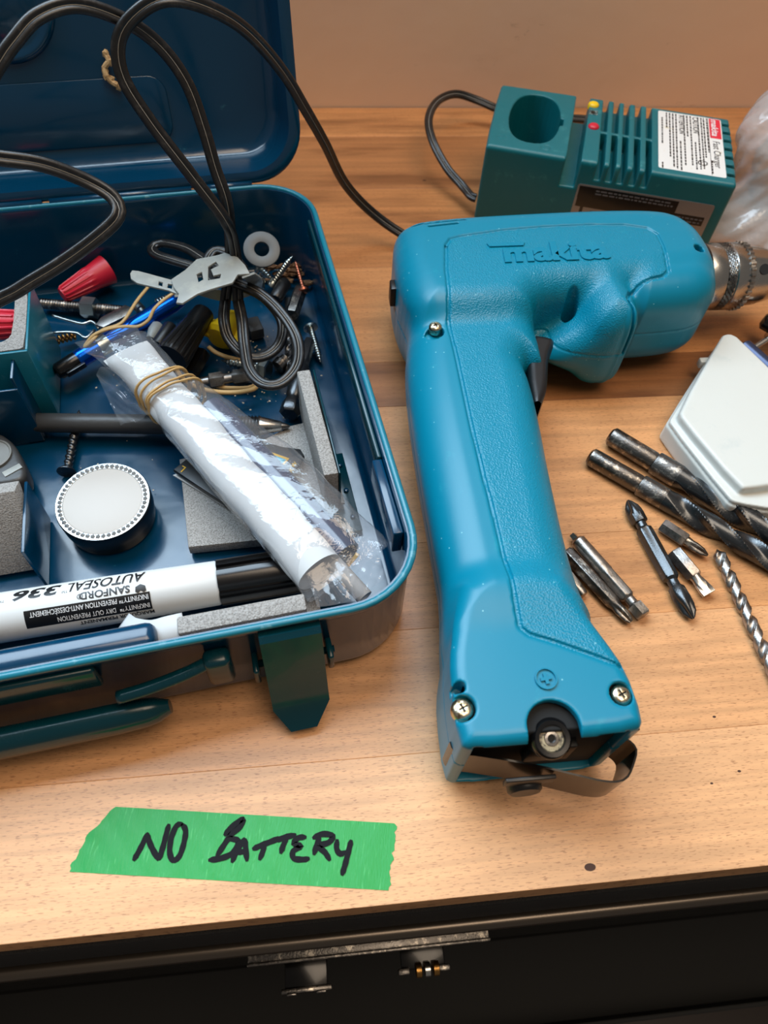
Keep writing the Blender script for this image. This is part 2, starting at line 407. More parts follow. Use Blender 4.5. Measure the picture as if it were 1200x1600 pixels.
def refine(m, maxlen):
    bm = bmesh.new(); vv = [bm.verts.new(v) for v in m[0]]
    for f in m[1]:
        try: bm.faces.new([vv[i] for i in f])
        except ValueError: pass
    bmesh.ops.triangulate(bm, faces=bm.faces[:])
    for _ in range(5):
        e = [e for e in bm.edges if e.calc_length() > maxlen]
        if not e: break
        bmesh.ops.subdivide_edges(bm, edges=e, cuts=1); bmesh.ops.triangulate(bm, faces=bm.faces[:])
    bm.verts.index_update()
    q = [tuple(v.co) for v in bm.verts], [tuple(v.index for v in f.verts) for f in bm.faces]; bm.free(); return q
def ribbon(pts, wdt, taper=True):
    """flat pen stroke in XY through 2-D points"""
    P = spline([(p[0], p[1], 0) for p in pts], .7); vs = []; fs = []; n = len(P)
    for i, p in enumerate(P):
        t = (P[min(i+1, n-1)]-P[max(i-1, 0)]).normalized(); s = Vector((-t.y, t.x, 0))
        w_ = wdt*.5*min(1, .45+.3*min(i, n-1-i))*(1+.06*math.sin(i*1.3))
        vs += [tuple(p+s*w_), tuple(p-s*w_)]
    for i in range(n-1): fs.append((2*i, 2*i+1, 2*i+3, 2*i+2))
    return vs, fs

# ------------------------------------------------------------------ solid modelling by distance fields (numpy), meshed by surface nets
def poly_sdf(px, py, poly):
    d = np.full(px.shape, 1e9, np.float32); s = np.ones(px.shape, np.float32); n = len(poly)
    for i in range(n):
        ax, ay = poly[i]; bx, by = poly[i-1]; ex, ey = bx-ax, by-ay; wx, wy = px-ax, py-ay
        t = np.clip((wx*ex+wy*ey)/(ex*ex+ey*ey+1e-9), 0, 1); dx, dy = wx-ex*t, wy-ey*t
        d = np.minimum(d, dx*dx+dy*dy)
        c1, c2, c3 = py >= ay, py < by, ex*wy > ey*wx
        s = np.where((c1 & c2 & c3) | (~c1 & ~c2 & ~c3), -s, s)
    return s*np.sqrt(d)
def line_dist(px, py, pts):
    d = np.full(px.shape, 1e9, np.float32)
    for (ax, ay), (bx, by) in zip(pts[:-1], pts[1:]):
        ex, ey = bx-ax, by-ay; wx, wy = px-ax, py-ay
        t = np.clip((wx*ex+wy*ey)/(ex*ex+ey*ey+1e-9), 0, 1); d = np.minimum(d, (wx-ex*t)**2+(wy-ey*t)**2)
    return np.sqrt(d)
def extr(d2, dz, r):
    """rounded extrusion: d2 outline distance, dz = |z - centre| - half height"""
    a, b = d2+r, dz+r
    return np.minimum(np.maximum(a, b), 0)+np.sqrt(np.maximum(a, 0)**2+np.maximum(b, 0)**2)-r
def smin(a, b, k_):
    h = np.clip(.5+.5*(b-a)/k_, 0, 1); return b*(1-h)+a*h-k_*h*(1-h)
def smooth_poly(poly, it=2):
    P = [tuple(p) for p in poly]
    for _ in range(it):
        Q = []
        for i in range(len(P)):
            a, b = P[i], P[(i+1) % len(P)]
            Q += [(a[0]*.75+b[0]*.25, a[1]*.75+b[1]*.25), (a[0]*.25+b[0]*.75, a[1]*.25+b[1]*.75)]
        P = Q
    return P
def nets(fn, lo, hi, h):
    """mesh the zero surface of fn(X, Y, Z) on a grid of spacing h"""
    ax = [np.arange(lo[i], hi[i]+h, h, dtype=np.float32) for i in range(3)]
    Fv = fn(ax[0][:, None, None], ax[1][None, :, None], ax[2][None, None, :]).astype(np.float32)
    Fv = np.broadcast_to(Fv, tuple(len(a) for a in ax))
    ins = Fv < 0
    cnt = np.zeros(tuple(s-1 for s in Fv.shape), np.int8)
    for dx in (0, 1):
        for dy in (0, 1):
            for dz in (0, 1):
                cnt += ins[dx:ins.shape[0]-1+dx, dy:ins.shape[1]-1+dy, dz:ins.shape[2]-1+dz]
    act = np.argwhere((cnt > 0) & (cnt < 8)); idx = np.full(cnt.shape, -1, np.int32)
    idx[act[:, 0], act[:, 1], act[:, 2]] = np.arange(len(act))
    pos = np.zeros((len(act), 3), np.float32); num = np.zeros(len(act), np.float32)
    cor = [(i, j, k_) for i in (0, 1) for j in (0, 1) for k_ in (0, 1)]
    for a in cor:
        for d in range(3):
            if a[d]: continue
            b = list(a); b[d] = 1
            fa = Fv[act[:, 0]+a[0], act[:, 1]+a[1], act[:, 2]+a[2]]; fb = Fv[act[:, 0]+b[0], act[:, 1]+b[1], act[:, 2]+b[2]]
            cr = (fa < 0) != (fb < 0); t = np.where(cr, fa/(fa-fb+1e-12), 0)
            p = np.tile(np.array(a, np.float32), (len(act), 1)); p[:, d] += t
            pos[cr] += p[cr]; num[cr] += 1
    pos = (pos/num[:, None]+act)*h+np.array(lo, np.float32)
    faces = []
    for d in range(3):
        u, v_ = (d+1) % 3, (d+2) % 3; sl0 = [slice(None)]*3; sl1 = [slice(None)]*3
        sl0[d] = slice(0, -1); sl1[d] = slice(1, None)
        A, B = ins[tuple(sl0)], ins[tuple(sl1)]; e = np.argwhere(A != B)
        e = e[(e[:, u] > 0) & (e[:, v_] > 0) & (e[:, u] < cnt.shape[u]) & (e[:, v_] < cnt.shape[v_])]
        fl_ = A[e[:, 0], e[:, 1], e[:, 2]]; q = []
        for du, dv in ((-1, -1), (0, -1), (0, 0), (-1, 0)):
            c_ = e.copy(); c_[:, u] += du; c_[:, v_] += dv; q.append(idx[c_[:, 0], c_[:, 1], c_[:, 2]])
        q = np.stack(q, 1); q[~fl_] = q[~fl_][:, ::-1]; faces.append(q[(q >= 0).all(1)])
    return pos, np.concatenate(faces)
def np_mesh(pos, quads):
    me = bpy.data.meshes.new('mesh'); me.vertices.add(len(pos)); me.vertices.foreach_set('co', (pos*MM).astype(np.float32).ravel())
    nq = len(quads); me.loops.add(nq*4); me.loops.foreach_set('vertex_index', quads.astype(np.int32).ravel())
    me.polygons.add(nq); me.polygons.foreach_set('loop_start', np.arange(0, nq*4, 4, dtype=np.int32))
    me.update(calc_edges=True); me.validate(); me.polygons.foreach_set('use_smooth', np.ones(nq, bool)); return me

# ================================================================== WALL, FLOOR, BENCH
WALL_Y = 586.0; FRONT_Y = 25.0
struct('wall_back', mesh(*box(-1500, 1800, WALL_Y+1, WALL_Y+60, -920, 520), smooth=False), 'wall', 'beige painted wall behind the bench')
struct('floor', mesh(*box(-1500, 1800, -1500, WALL_Y, -940, -920), smooth=False), pbr('brown_floor', (34, 20, 13), .5), 'dark brown floor below the bench')

wb = thing('workbench', 'long wooden work surface of glued beech staves against the beige wall', 'workbench', (0, 0, 0))
cuts = [WALL_Y] + [G(620, p, 0).y for p in (213, 295, 417, 565, 635, 850, 985, 1180)] + [FRONT_Y]
tones = [.42, .18, .30, .50, .12, .72, .62, .86, 1.0]
for i, (a, b_) in enumerate(zip(cuts[:-1], cuts[1:])):
    st = part('stave', mesh(*box(-900, 1300, b_+.02, a-.02, -26, 0, .16, 1), sharp=40), 'beech', wb)
    st['tone'] = tones[i]
kn = []
for px, py, r in ((922, 1355, 1.7), (1116, 1120, .6), (1155, 1205, .6), (1112, 1224, .5), (620, 735, .6), (1087, 282, 1.0), (663, 282, 1.0)):
    p = G(px, py); kn.append(([(p.x+r*1.3*math.cos(a), p.y+r*.8*math.sin(a), .03) for a in np.linspace(0, 6.28, 14, endpoint=False)], [tuple(range(14))]))
part('knot', mesh(*join(*kn)), 'knot', wb, kind='stuff')

# ---- steel tool chest under the bench top: drawer front, pull, latch, label holder
ch = thing('tool_chest', 'glossy black steel drawer chest under the front edge of the bench', 'tool chest', (0, FRONT_Y, -560))
def chp(name, m, mat, parent=None, label=None, sharp=40):
    m = xf(m, Matrix.Translation((0, -FRONT_Y, 560))); return part(name, mesh(*m, sharp=sharp), mat, parent or ch, label)
chp('cabinet_body', box(-900, 1300, FRONT_Y+4, WALL_Y-10, -900, -27), 'blacksteel')
chp('rubber_strip', box(-900, 1300, FRONT_Y-1.5, FRONT_Y+4, -84, -26.5, 1.0), 'crackle', label='textured black rubber strip')
dr = chp('drawer_front', box(-900, 1300, FRONT_Y-2, FRONT_Y+4, -300, -96, 1.5), 'blacksteel')
chp('rolled_edge', xf(radial([0, 2200], 3.6, 20), Matrix.Translation((-900, FRONT_Y-3.2, -92))), pbr('edge_highlight', (96, 88, 80), .3, .8), dr)  # highlight along the edge is put into a paler metal colour
chp('pull_ledge', join(box(-46, 74, 15.8, FRONT_Y-2, -124, -122, .6), box(-46, 74, 15, 16.6, -124, -119, .5)), 'darksteel', dr, 'bright worn pull ledge')
chp('label_holder', join(box(-32, -6, 2.5, 5.0, -153, -148, .8), box(-29, -24, 1.6, 3, -152, -147, .5), box(-14, -9, 1.6, 3, -152, -147, .5)), 'darksteel', dr, 'pale metal label holder')
chp('holder_arm', box(-30, -8, 4.6, FRONT_Y-2, -152, -150, .8), 'blacksteel', dr); chp('latch_arm', box(30, 53, 7, FRONT_Y-2, -146, -144, .8), 'blacksteel', dr)
lt = chp('drawer_latch', join(box(28, 34, 5, 8, -147, -141, .8), box(49, 55, 5, 8, -147, -141, .8)), 'darksteel', dr, 'metal latch')
for x in (37, 41.5, 46):
    chp('latch_roller', xf(rings([(0, 2, 'o'), (.4, 3.4, 'o'), (3, 3.4, 'o'), (3.4, 2, 'o')], 20), Matrix.Translation((x, 6.5, -142))), 'brass' if x != 41.5 else 'steel', lt, 'small shiny roller')
chp('lower_drawer', box(-900, 1300, FRONT_Y-2, FRONT_Y+4, -540, -304, 1.5), 'blacksteel')
chp('lower_pull', join(box(-900, 1300, -34.5, -31.5, -345, -300, 1.2), box(-900, 1300, -32, FRONT_Y, -348, -345)), 'hole')

# ================================================================== TOOLBOX
BA = math.radians(8.0); BU = Vector((math.cos(BA), math.sin(BA), 0)); BV = Vector((-math.sin(BA), math.cos(BA), 0))
BO = Vector((45, 125, 0))
def BL(px, py, z):                                # picture point at height z -> box frame (u along the front, v to the back, z)
    p = G(px, py, z)-BO; return Vector((p.dot(BU), p.dot(BV), z))
def BVp(px, py, v):                               # picture point on the upright plane v = const -> box frame
    d = ray(px, py); o = Vector((0, 0, CAM_H))-BO; t = (v-o.dot(BV))/d.dot(BV); q = o+d*t
    return Vector((q.dot(BU), q.dot(BV), q.z))
BM = Matrix.Translation(BO) @ Matrix.Rotation(BA, 4, 'Z')
def BW(p): return BM @ Vector(p)                  # box frame -> world
RIM = 55.0; X0, X1, Y0, Y1 = -360.0, -6.0, -3.5, 268.0
tb = thing('toolbox', 'open dark teal metal tool case full of odds and ends, lid leaning back', 'toolbox', BO, BA)
def tray(r0, r1, zlo, zhi, t, rbot):
    """open tray shell with rounded bottom edge, built ring by ring"""
    def ring(off, z, r): return [(x, y, z) for x, y in rrect(X0+off, X1-off, Y0+off, Y1-off, max(2, r-off), 10)]
    L = []
    for a in np.linspace(0, math.pi/2, 6): L.append(ring(rbot*(1-math.sin(a)), zlo+rbot*(1-math.cos(a)), r0))
    L += [ring(0, zhi-6, r0), ring(-.9, zhi-5, r0), ring(-1.2, zhi-1, r0), ring(-.6, zhi, r0), ring(t, zhi, r0), ring(t+.4, zhi-1.5, r0), ring(t+.4, zlo+4, r0)]
    for a in np.linspace(0, math.pi/2, 5): L.append(ring(t+.4+3*(1-math.cos(a)), zlo+t+3-3*math.sin(a)+.2, r0))
    m = len(L[0]); vs = [p for q in L for p in q]; fs = []
    for i in range(len(L)-1):
        for j in range(m): fs.append((i*m+j, i*m+(j+1) % m, (i+1)*m+(j+1) % m, (i+1)*m+j))
    fs.append(tuple(reversed(range(m)))); fs.append(tuple(range((len(L)-1)*m, len(L)*m)))
    return vs, fs
part('case_base', mesh(*tray(30, 30, 0.0, RIM, 1.6, 8), sharp=50), 'enamel_in', tb)
# bright worn lip
lip = [(x, y, RIM+.1) for x, y in rrect(X0-.6, X1+.6, Y0-.6, Y1+.6, 30.6, 10)]
part('rim_bead', mesh(*sweep(lip, [(1.5*math.cos(a), 1.3*math.sin(a)) for a in np.linspace(0, 6.283, 8, endpoint=False)], True, up=(0, 0, 1))), 'enamel_rim', tb)
# inner ledge along the right wall (front half) and back
q = BL(600, 720, 50); v0 = q.y
part('inner_ledge', mesh(*box(X1-6.5, X1-2.2, 26, v0, 38, 52, .6)), 'enamel_in', tb)
part('inner_ledge', mesh(*box(X1-4.2, X1-2.2, v0, 236, 44, 53, .6)), 'enamel', tb)
# painted bottom strip with rivets
d1, d2 = BL(525, 690, 5), BL(552, 830, 5)
st = part('mounting_strip', mesh(*box(-26, -16.5, 60, 108, 3.2, 4.6, .3)), 'enamel', tb)
for v in (68, 84, 100): part('rivet', mesh(*xf(radial([0, .8, 1.1], lambda x, t: 1.3 if x < 1 else .6, 12), Matrix.Translation((-19.5, v, 4.6)) @ Matrix.Rotation(-math.pi/2, 4, 'Y'))), 'enamel_in', st)
# hinge knuckles at the back
for a, b_ in ((-330, -262), (-255, -150), (-146, -70), (-66, -36)):
    part('hinge_knuckle', mesh(*xf(radial([0, b_-a], 2.1, 16), Matrix.Translation((a, Y1+2.4, RIM+.6)))), 'enamel_in', tb)
for x in (-160, -75, -44): part('copper_pin', mesh(*xf(radial([0, 9], 1.3, 10), Matrix.Translation((x, Y1+.4, RIM-1.0)))), 'copper', tb, 'coppery hinge pin showing in gap')
# lid
LEAN = math.radians(15)
LM = Matrix.Translation((0, Y1+3.2, RIM+2.5)) @ Matrix.Rotation(-LEAN, 4, 'X')       # lid frame: x right, y = depth away from viewer, z up the lid
LH, LD = 262.0, 26.0
def lid_mesh():
    xr = X1-1.0; L = []
    def ring(off, y, r=27): return [(x, y, z) for x, z in rrect(X0+off, xr-off, off, LH-off, r-off*.6, 12)]
    L.append(ring(3, .0)); L.append(ring(-.4, -.4)); L.append(ring(-1.6, .6)); L.append(ring(-1.2, 2.4)); L.append(ring(0.4, 3.0)); L.append(ring(3.0, LD-7))
    L.append(ring(6, LD-1.5)); L.append(ring(10, LD))
    base = len(L)
    inner = [ring(4.6, .2), ring(5.0, 2.6), ring(7.5, LD-9), ring(9.5, LD-4.5), ring(14, LD-2.6), ring(24, LD-2.4)]
    m = len(L[0]); vs = [p for q_ in L for p in q_]; fs = []
    for i in range(len(L)-1):
        for j in range(m): fs.append((i*m+j, i*m+(j+1) % m, (i+1)*m+(j+1) % m, (i+1)*m+j))
    fs.append(tuple(range((len(L)-1)*m, len(L)*m)))
    b0 = len(vs); vs += [p for q_ in inner for p in q_]
    for j in range(m): fs.append((j, (j+1) % m, b0+(j+1) % m, b0+j))
    for i in range(len(inner)-1):
        for j in range(m): fs.append((b0+i*m+j, b0+i*m+(j+1) % m, b0+(i+1)*m+(j+1) % m, b0+(i+1)*m+j))
    fs.append(tuple(range(b0+(len(inner)-1)*m, b0+len(inner)*m)))
    return vs, fs
lid = part('lid', mesh(*xf(lid_mesh(), LM), sharp=50), 'enamel_in', tb)
def lid_hit(px, py, y):                            # picture point on the lid plane y = const -> lid frame
    o = BM.inverted() @ Vector((0, 0, CAM_H)); d = (BM.inverted().to_3x3() @ ray(px, py))
    o = LM.inverted() @ o; d = LM.inverted().to_3x3() @ d; t = (y-o.y)/d.y; return o+d*t
# embossed panel and round boss pressed into the lid
YI = LD-2.4
pa, pb_ = lid_hit(255, 116, YI), lid_hit(283, 258, YI)
ex = [(x, z) for x, z in rrect(-330, pa.x, 18, pa.z, 9, 6)]
def flat_y(m, y0): return [(x, y0-z, y) for x, y, z in m[0]], m[1]
pan = flat_y(prism(ex, 0, .7, .6, 2), YI)
part('embossed_panel', mesh(*xf(pan, LM), sharp=60), 'enamel_in', lid)
bc = lid_hit(-8, 0, YI)
boss = [(bc.x+math.cos(a)*r_, YI-h_, bc.z+math.sin(a)*r_) for r_, h_ in ((27, 0), (25.5, 2.6), (23.5, 2.8), (21, .6), (17, .4), (15.5, 2.0), (0.1, 2.2)) for a in np.linspace(0, 6.283, 48, endpoint=False)]
part('round_boss', mesh(*xf((boss, [(i*48+j, i*48+(j+1) % 48, (i+1)*48+(j+1) % 48, (i+1)*48+j) for i in range(6) for j in range(48)]), LM)), 'enamel_in', lid)
# front latch
la, lb = BL(402, 1000, 50), BL(500, 985, 50)
lx0, lx1 = -70.5, -48.0
prof = [(-4.6, 52.0), (-7.2, 52.6), (-9.2, 51.0), (-10.4, 46), (-12.5, 38), (-15.5, 27), (-19, 17.5), (-21.0, 13.2), (-28, 5.2)]
def strip(prof, x0f, x1f, t):
    vs = []; fs = []; n = len(prof)
    for i, (y, z) in enumerate(prof):
        a = prof[max(i-1, 0)]; b = prof[min(i+1, n-1)]; ty, tz = b[0]-a[0], b[1]-a[1]; L_ = math.hypot(ty, tz); ny, nz = tz/L_, -ty/L_
        x0, x1 = x0f(i/(n-1)), x1f(i/(n-1))
        vs += [(x0, y, z), (x1, y, z), (x1, y+ny*-t, z+nz*-t), (x0, y-ny*t, z-nz*t)]
    for i in range(n-1):
        for j in range(4): fs.append((i*4+j, i*4+(j+1) % 4, (i+1)*4+(j+1) % 4, (i+1)*4+j))
    fs.append((0, 1, 2, 3)); fs.append(tuple(range((n-1)*4, n*4))[::-1]); return vs, fs
tp = lambda t: 0 if t < .876 else (t-.875)/.125
lat = part('latch', mesh(*strip(prof, lambda t: lx0+5.5*tp(t), lambda t: lx1-6.5*tp(t), 1.4), sharp=35), 'enamel', tb)
part('latch_pivot', mesh(*xf(radial([-3, lx1-lx0+5], 1.5, 12), Matrix.Translation((lx0, -6.0, 27)))), 'enamel', lat)
part('latch_ear', mesh(*box(lx0-4.5, lx0-2.2, -12, -3, 22, 33, .8)), 'enamel', lat)
part('latch_ear', mesh(*box(lx1+1.6, lx1+4.0, -12, -3, 22, 33, .8)), 'enamel', lat)
# carrying handle folded along the front
ha = BL(200, 1120, 26)
hp = [(-300, -13, 20), (-200, -13.5, 20), (-125, -13.5, 20), (-108, -13, 20.5), (-97, -11, 23), (-93, -7, 29), (-92, -4, 33)]
part('handle_grip', mesh(*sweep(spline(hp[:4], 4), [(5.5*math.cos(a), 8.0*math.sin(a)) for a in np.linspace(0, 6.283, 16, endpoint=False)], up=(0, 0, 1), scale=lambda t: 1 if t < .9 else 1-.55*((t-.9)/.1)**2), sharp=60), 'enamel', tb)
part('handle_arm', mesh(*sweep(spline([(-124, -11, 34), (-112, -10.5, 36), (-98, -9, 39), (-88, -6.5, 41), (-86, -3.5, 41)], 2), [(2.6*math.cos(a), 2.2*math.sin(a)) for a in np.linspace(0, 6.283, 12, endpoint=False)])), 'enamel', tb)
part('handle_bracket', mesh(*box(-92, -82, -10.5, -3.0, 24, 44, 2.4, 3), sharp=50), 'enamel', tb)
part('front_rail', mesh(*box(-330, -128, -6.5, -3.3, 36, 50, 1.2), sharp=50), 'enamel', tb)
# inside: handle recess cover at the front left
part('recess_cover', mesh(*box(-330, -106, -1.5, 8.5, 40, 53, 3.5, 3), sharp=60), 'enamel_in', tb)
# left inner compartment wall
wl0, wl1 = BL(78, 640, 3), BL(90, 700, 3)
part('divider', mesh(*box(-300, -163, 146.5, 148, 3, 40, .4)), 'enamel_in', tb)
part('divider', mesh(*box(-164.5, -163, 148, 205, 3, 46, .4)), 'enamel_in', tb)

# foam-lined metal holders
def holder(poly_u, t, z0, z1, mat): return prism(poly_u, z0, z1, .3)
# (a) back-left U holder: upright plate with foam inside, seen from above
e1, e2 = BL(48, 452, 50), BL(46, 545, 50)
hl = part('charger_holder', mesh(*join(box(e1.x-1.2, e1.x, e2.y, e1.y+6, 4, 50, .3), box(-260, e1.x, e2.y-1.4, e2.y, 4, 50, .3))), 'enamel_rim', tb)
fo = join(prism(smooth_poly([(e1.x-1.2, e1.y+4), (e1.x-7.0, e1.y+4), (e1.x-7.0, e2.y+12), (e1.x-9.5, e2.y+7.5), (e1.x-14, e2.y+6), (-258, e2.y+6), (-258, e2.y), (e1.x-4, e2.y), (e1.x-1.2, e2.y+2)], 1), 10, 50.3))
part('foam_lining', mesh(*fo, sharp=40), 'foam', hl)
# (b) front-left sloped holder with foam
s1, s2, s3, s4 = BL(10, 782, 30), BL(38, 775, 32), BL(55, 840, 6), BL(56, 905, 4)
hb = part('front_holder', mesh(*join(box(s2.x, s2.x+1.4, 60, 97, 3, 33, .4)), sharp=40), 'enamel_in', tb)
part('foam_lining', mesh(*xf(box(-70, 0, -5, 5, 0, 40, .8), Matrix.Translation((s2.x-.5, 73, 3)) @ Matrix.Rotation(math.radians(-26), 4, 'X')), sharp=40), 'foam', hb)
# (c) right holder: floor foam and upright foam strip with yellowed side
f = [BL(302, 800, 8), BL(303, 858, 8), BL(440, 848, 8), BL(500, 800, 8), BL(490, 672, 8), BL(360, 676, 8)]
part('foam_floor_pad', mesh(*prism([(-97, 64), (-50, 60), (-31, 60), (-31, 128), (-40, 127), (-60, 118), (-97, 116)], 3.3, 9.5, .6), sharp=40), 'foam', tb)
up = part('upright_holder', mesh(*box(-25.4, -24.4, 72, 138, 3, 36, .3)), 'enamel', tb)
part('foam_lining', mesh(*xf(box(-3.3, 3.3, 0, 66, 0, 31, .7), Matrix.Translation((-29, 71.5, 6)) @ Matrix.Rotation(math.radians(1), 4, 'Z')), sharp=40), 'foam', up)
part('foam_fillet', mesh(*sweep([(-32.4, 73, 9.5), (-32.4, 135, 9.5)], [(0, 0), (0, 16), (1.4, 9), (4.5, 3.8), (10, 0.8), (10, 0)], up=(0, 0, 1)), sharp=40), 'foam', up)
# (d) front holder: foam sheet on a low shelf plus foam strip standing at the front wall
fr_ = part('front_shelf', mesh(*box(-128, -44, 9, 27, 4, 10, .5), sharp=40), 'foam', tb, 'grey foam shelf')
a_, b_ = BL(287, 965, 50), BL(488, 928, 50)
part('foam_strip', mesh(*box(-98.5, -51.5, 1.2, 8.2, 18, 51, .8), sharp=40), 'foam', tb, 'grey foam strip behind the front rim')

# ================================================================== CORDLESS DRILL
AX_Y, AX_Z = 323.0, 34.0                           # barrel axis
OD = Vector((78, 200, 0))
dl = thing('cordless_drill', 'large teal pistol-grip cordless drill lying on its side across the bench', 'drill', OD)
def gp(z, *pts): return [(G(x, y, z).x, G(x, y, z).y) for x, y in pts]
HZ = 32.0
hand = gp(HZ, (641, 520), (634, 560), (634, 600), (640, 660), (652, 740), (668, 830), (684, 920), (697, 990))
hand += [(49.0, 106)]
hand_r = gp(42, (930, 985), (905, 920), (885, 850), (860, 740), (846, 665), (832, 605))+[(105, 251), (113, 248.5), (116.5, 251)]
handle_poly = smooth_poly(hand+hand_r+[(116.5, 300), (50, 300)], 1)
base_poly = smooth_poly([(49, 112), (44.5, 100), (42.5, 88), (42.2, 65), (46, 62.5), (78, 63), (104, 64), (107, 68), (106, 86), (101, 99), (95, 112), (88, 125), (56, 125)], 1)
A_poly = smooth_poly([(46.5, 300), (47, 334), (52, 344), (66, 350), (110, 354), (170, 357), (200, 356), (213, 350), (220, 340), (222.5, 330), (222.5, 312), (219, 300), (200, 294), (150, 289), (116, 287), (112, 272), (60, 270), (52, 278)], 2)
N_poly = smooth_poly([(170, 340), (216, 344), (223, 334), (223.5, 312), (220, 294), (213, 286), (200, 281), (160, 279)], 2)
panel_px = [(697, 384), (704, 374), (720, 370), (790, 360), (850, 355), (920, 352), (975, 352), (1010, 357), (1026, 367), (1035, 385), (1046, 420)]
pan2_px = [(1046, 420), (1038, 426), (1003, 432), (990, 441), (984, 458)]
ring_px = [(984, 458), (985, 490), (982, 525), (972, 555)]
left_px = [(697, 384), (697, 420), (703, 490), (716, 570), (733, 650), (752, 730), (773, 810), (791, 890), (806, 965), (811, 985), (824, 996), (870, 1010), (920, 1028), (968, 1046)]
zt = lambda y: 63 if y < 470 else (60 if y < 560 else 53.5)
toxy = lambda L: [(G(x, y, zt(y)).x, G(x, y, zt(y)).y) for x, y in L]
panel, pan2, ringp, leftp = toxy(panel_px), toxy(pan2_px), toxy(ring_px), toxy(left_px)
rx, ry = pan2[-1]; ring_line = [(rx, ry), (rx+2.2, ry-5), (rx+3.6, ry-12), (rx+3.6, ry-45)]; print('ring', rx, ry)
S_poly = smooth_poly([(rx-20, 330), (rx+3, 330), (rx+8.5, 290), (rx+8.5, 276), (rx+7, 269), (rx-1, 266), (rx-8, 266), (rx-16, 272)], 2)
L_poly = smooth_poly([(rx+1, 335), (rx+5, 295), (rx+5, 274), (rx+2, 269), (rx-6, 266), (rx-22, 265.5), (rx-37, 269), (118, 279), (108, 300), (116, 335)], 2)
def drill_sdf(X, Y, Z):
    X2, Y2 = X[..., 0], Y[..., 0]
    X2, Y2 = np.broadcast_arrays(X2, Y2); X2 = X2.astype(np.float32); Y2 = Y2.astype(np.float32)
    e = lambda d2, zc, hz, r: extr(d2[:, :, None], np.abs(Z-zc)-hz, r)
    A = e(poly_sdf(X2, Y2, A_poly), 33.5, 30.0, 16)
    Nn = e(poly_sdf(X2, Y2, N_poly), 33.5, 28.6, 18)
    tl = np.clip((X2-118)/(rx-112), 0, 1); tl = (tl*tl*(3-2*tl))[:, :, None]
    Lb = extr(poly_sdf(X2, Y2, L_poly)[:, :, None], (np.abs(Z-(26+5*tl))-(4+25.0*tl))*.85, 7+12*tl)
    H = e(poly_sdf(X2, Y2, handle_poly), 32.0, 22.0, 18)
    B = e(poly_sdf(X2, Y2, base_poly), 30.0, 26.5, 5.0)
    F = smin(A, Nn, 3.0); S_ = e(poly_sdf(X2, Y2, S_poly), 32.0, 28.8, 15); Lb = smin(Lb, S_, 8.0); F = smin(F, Lb, 5.0); F = smin(F, H, 6.0); F = smin(F, B, 13.0)
    top = Z > 31
    # collar ridge round the gear housing and parting grooves
    def groove(F, line, w_, dep, raise_=0):
        d = line_dist(X2, Y2, line)[:, :, None]
        return np.where(top, np.maximum(F, -np.maximum(d-w_, -(F+dep))), F)
    rd = line_dist(X2, Y2, ring_line)[:, :, None]
    F = np.where(top | True, F-.9*np.exp(-((rd-1.9)/1.5)**2)*np.clip((ry-Y2[:, :, None])/6, 0, 1), F)
    F = groove(F, ring_line, .8, 1.6)
    F = groove(F, panel+pan2, .85, 1.1)
    F = groove(F, leftp, .85, 1.1)
    # recess for the trigger
    # battery opening in the bottom of the grip, arch in the top shell
    bx = np.maximum(np.maximum(np.abs(X2-74)[:, :, None]-27, np.abs(Z-30)-23.0), (Y2[:, :, None]-90)); F = np.maximum(F, -bx)
    ac = G(866, 1136, 56); d = np.hypot(X2-ac.x, np.minimum(Y2-ac.y, 0)*0+np.maximum(Y2-ac.y, 0))[:, :, None]-9.2
    F = np.maximum(F, -np.maximum(d, 30-Z))
    def pit(F, px, py, z, r, depth, rx=1.0):
        c = G(px, py, z); dd = np.hypot((X2-c.x)/rx, Y2-c.y)[:, :, None]-r
        return np.where(top, np.maximum(F, -np.maximum(dd, (z-depth)-Z)), F)
    F = pit(F, 681, 507, 58, 4.6, 9.0); F = pit(F, 723, 1106, 56, 4.6, 3.4); F = pit(F, 971, 1084, 56, 4.3, 3.4)
    F = pit(F, 904, 443, 61, 3.9, 30, .9); F = pit(F, 718, 1073, 56, 2.2, 8); F = pit(F, 872, 342, 50, 2.6, 8, 2.0)
    F = pit(F, 645, 374, 52, 2.6, 10, 2.0); F = pit(F, 1084, 405, 56, 3.0, 10)
    for (x0, y0, x1, y1) in ((662, 371, 724, 365), (668, 377, 712, 372)):
        a, b = G(x0, y0, 54), G(x1, y1, 54); dd = line_dist(X2, Y2, [(a.x, a.y), (b.x, b.y)])[:, :, None]-.7
        F = np.where(top, np.maximum(F, -np.maximum(dd, -(F+1.6))), F)
    # bottom half bears a straight parting line
    F = np.maximum(F, -np.maximum(np.abs(Z-32.5)-.35, -(F+.4)))
    return F
pos, quads = nets(drill_sdf, (38, 60, 1), (228, 362, 66), .62)
me = np_mesh(pos-np.array([OD.x, OD.y, 0], np.float32), quads)
# attribute 'grain' marks the fine-grained panel
gpoly = panel+pan2+toxy([(985, 490), (982, 525), (970, 560)])+[(150, 255), (128, 275)]+[(p[0]+6, p[1]) for p in hand_r[::-1]]+[(106, 108)]+leftp[::-1]
inside = (poly_sdf(pos[:, 0], pos[:, 1], gpoly) < 0) & (pos[:, 2] > 30)
at_ = me.attributes.new('grain', 'FLOAT', 'POINT'); at_.data.foreach_set('value', inside.astype(np.float32))
shell = part('clamshell_body', me, 'teal_g', dl)
bvh = BVHTree.FromPolygons(pos.tolist(), quads.tolist())
def surf_z(x, y, top=90):
    h = bvh.ray_cast(Vector((x, y, top)), Vector((0, 0, -1))); return h[0].z if h[0] else 0
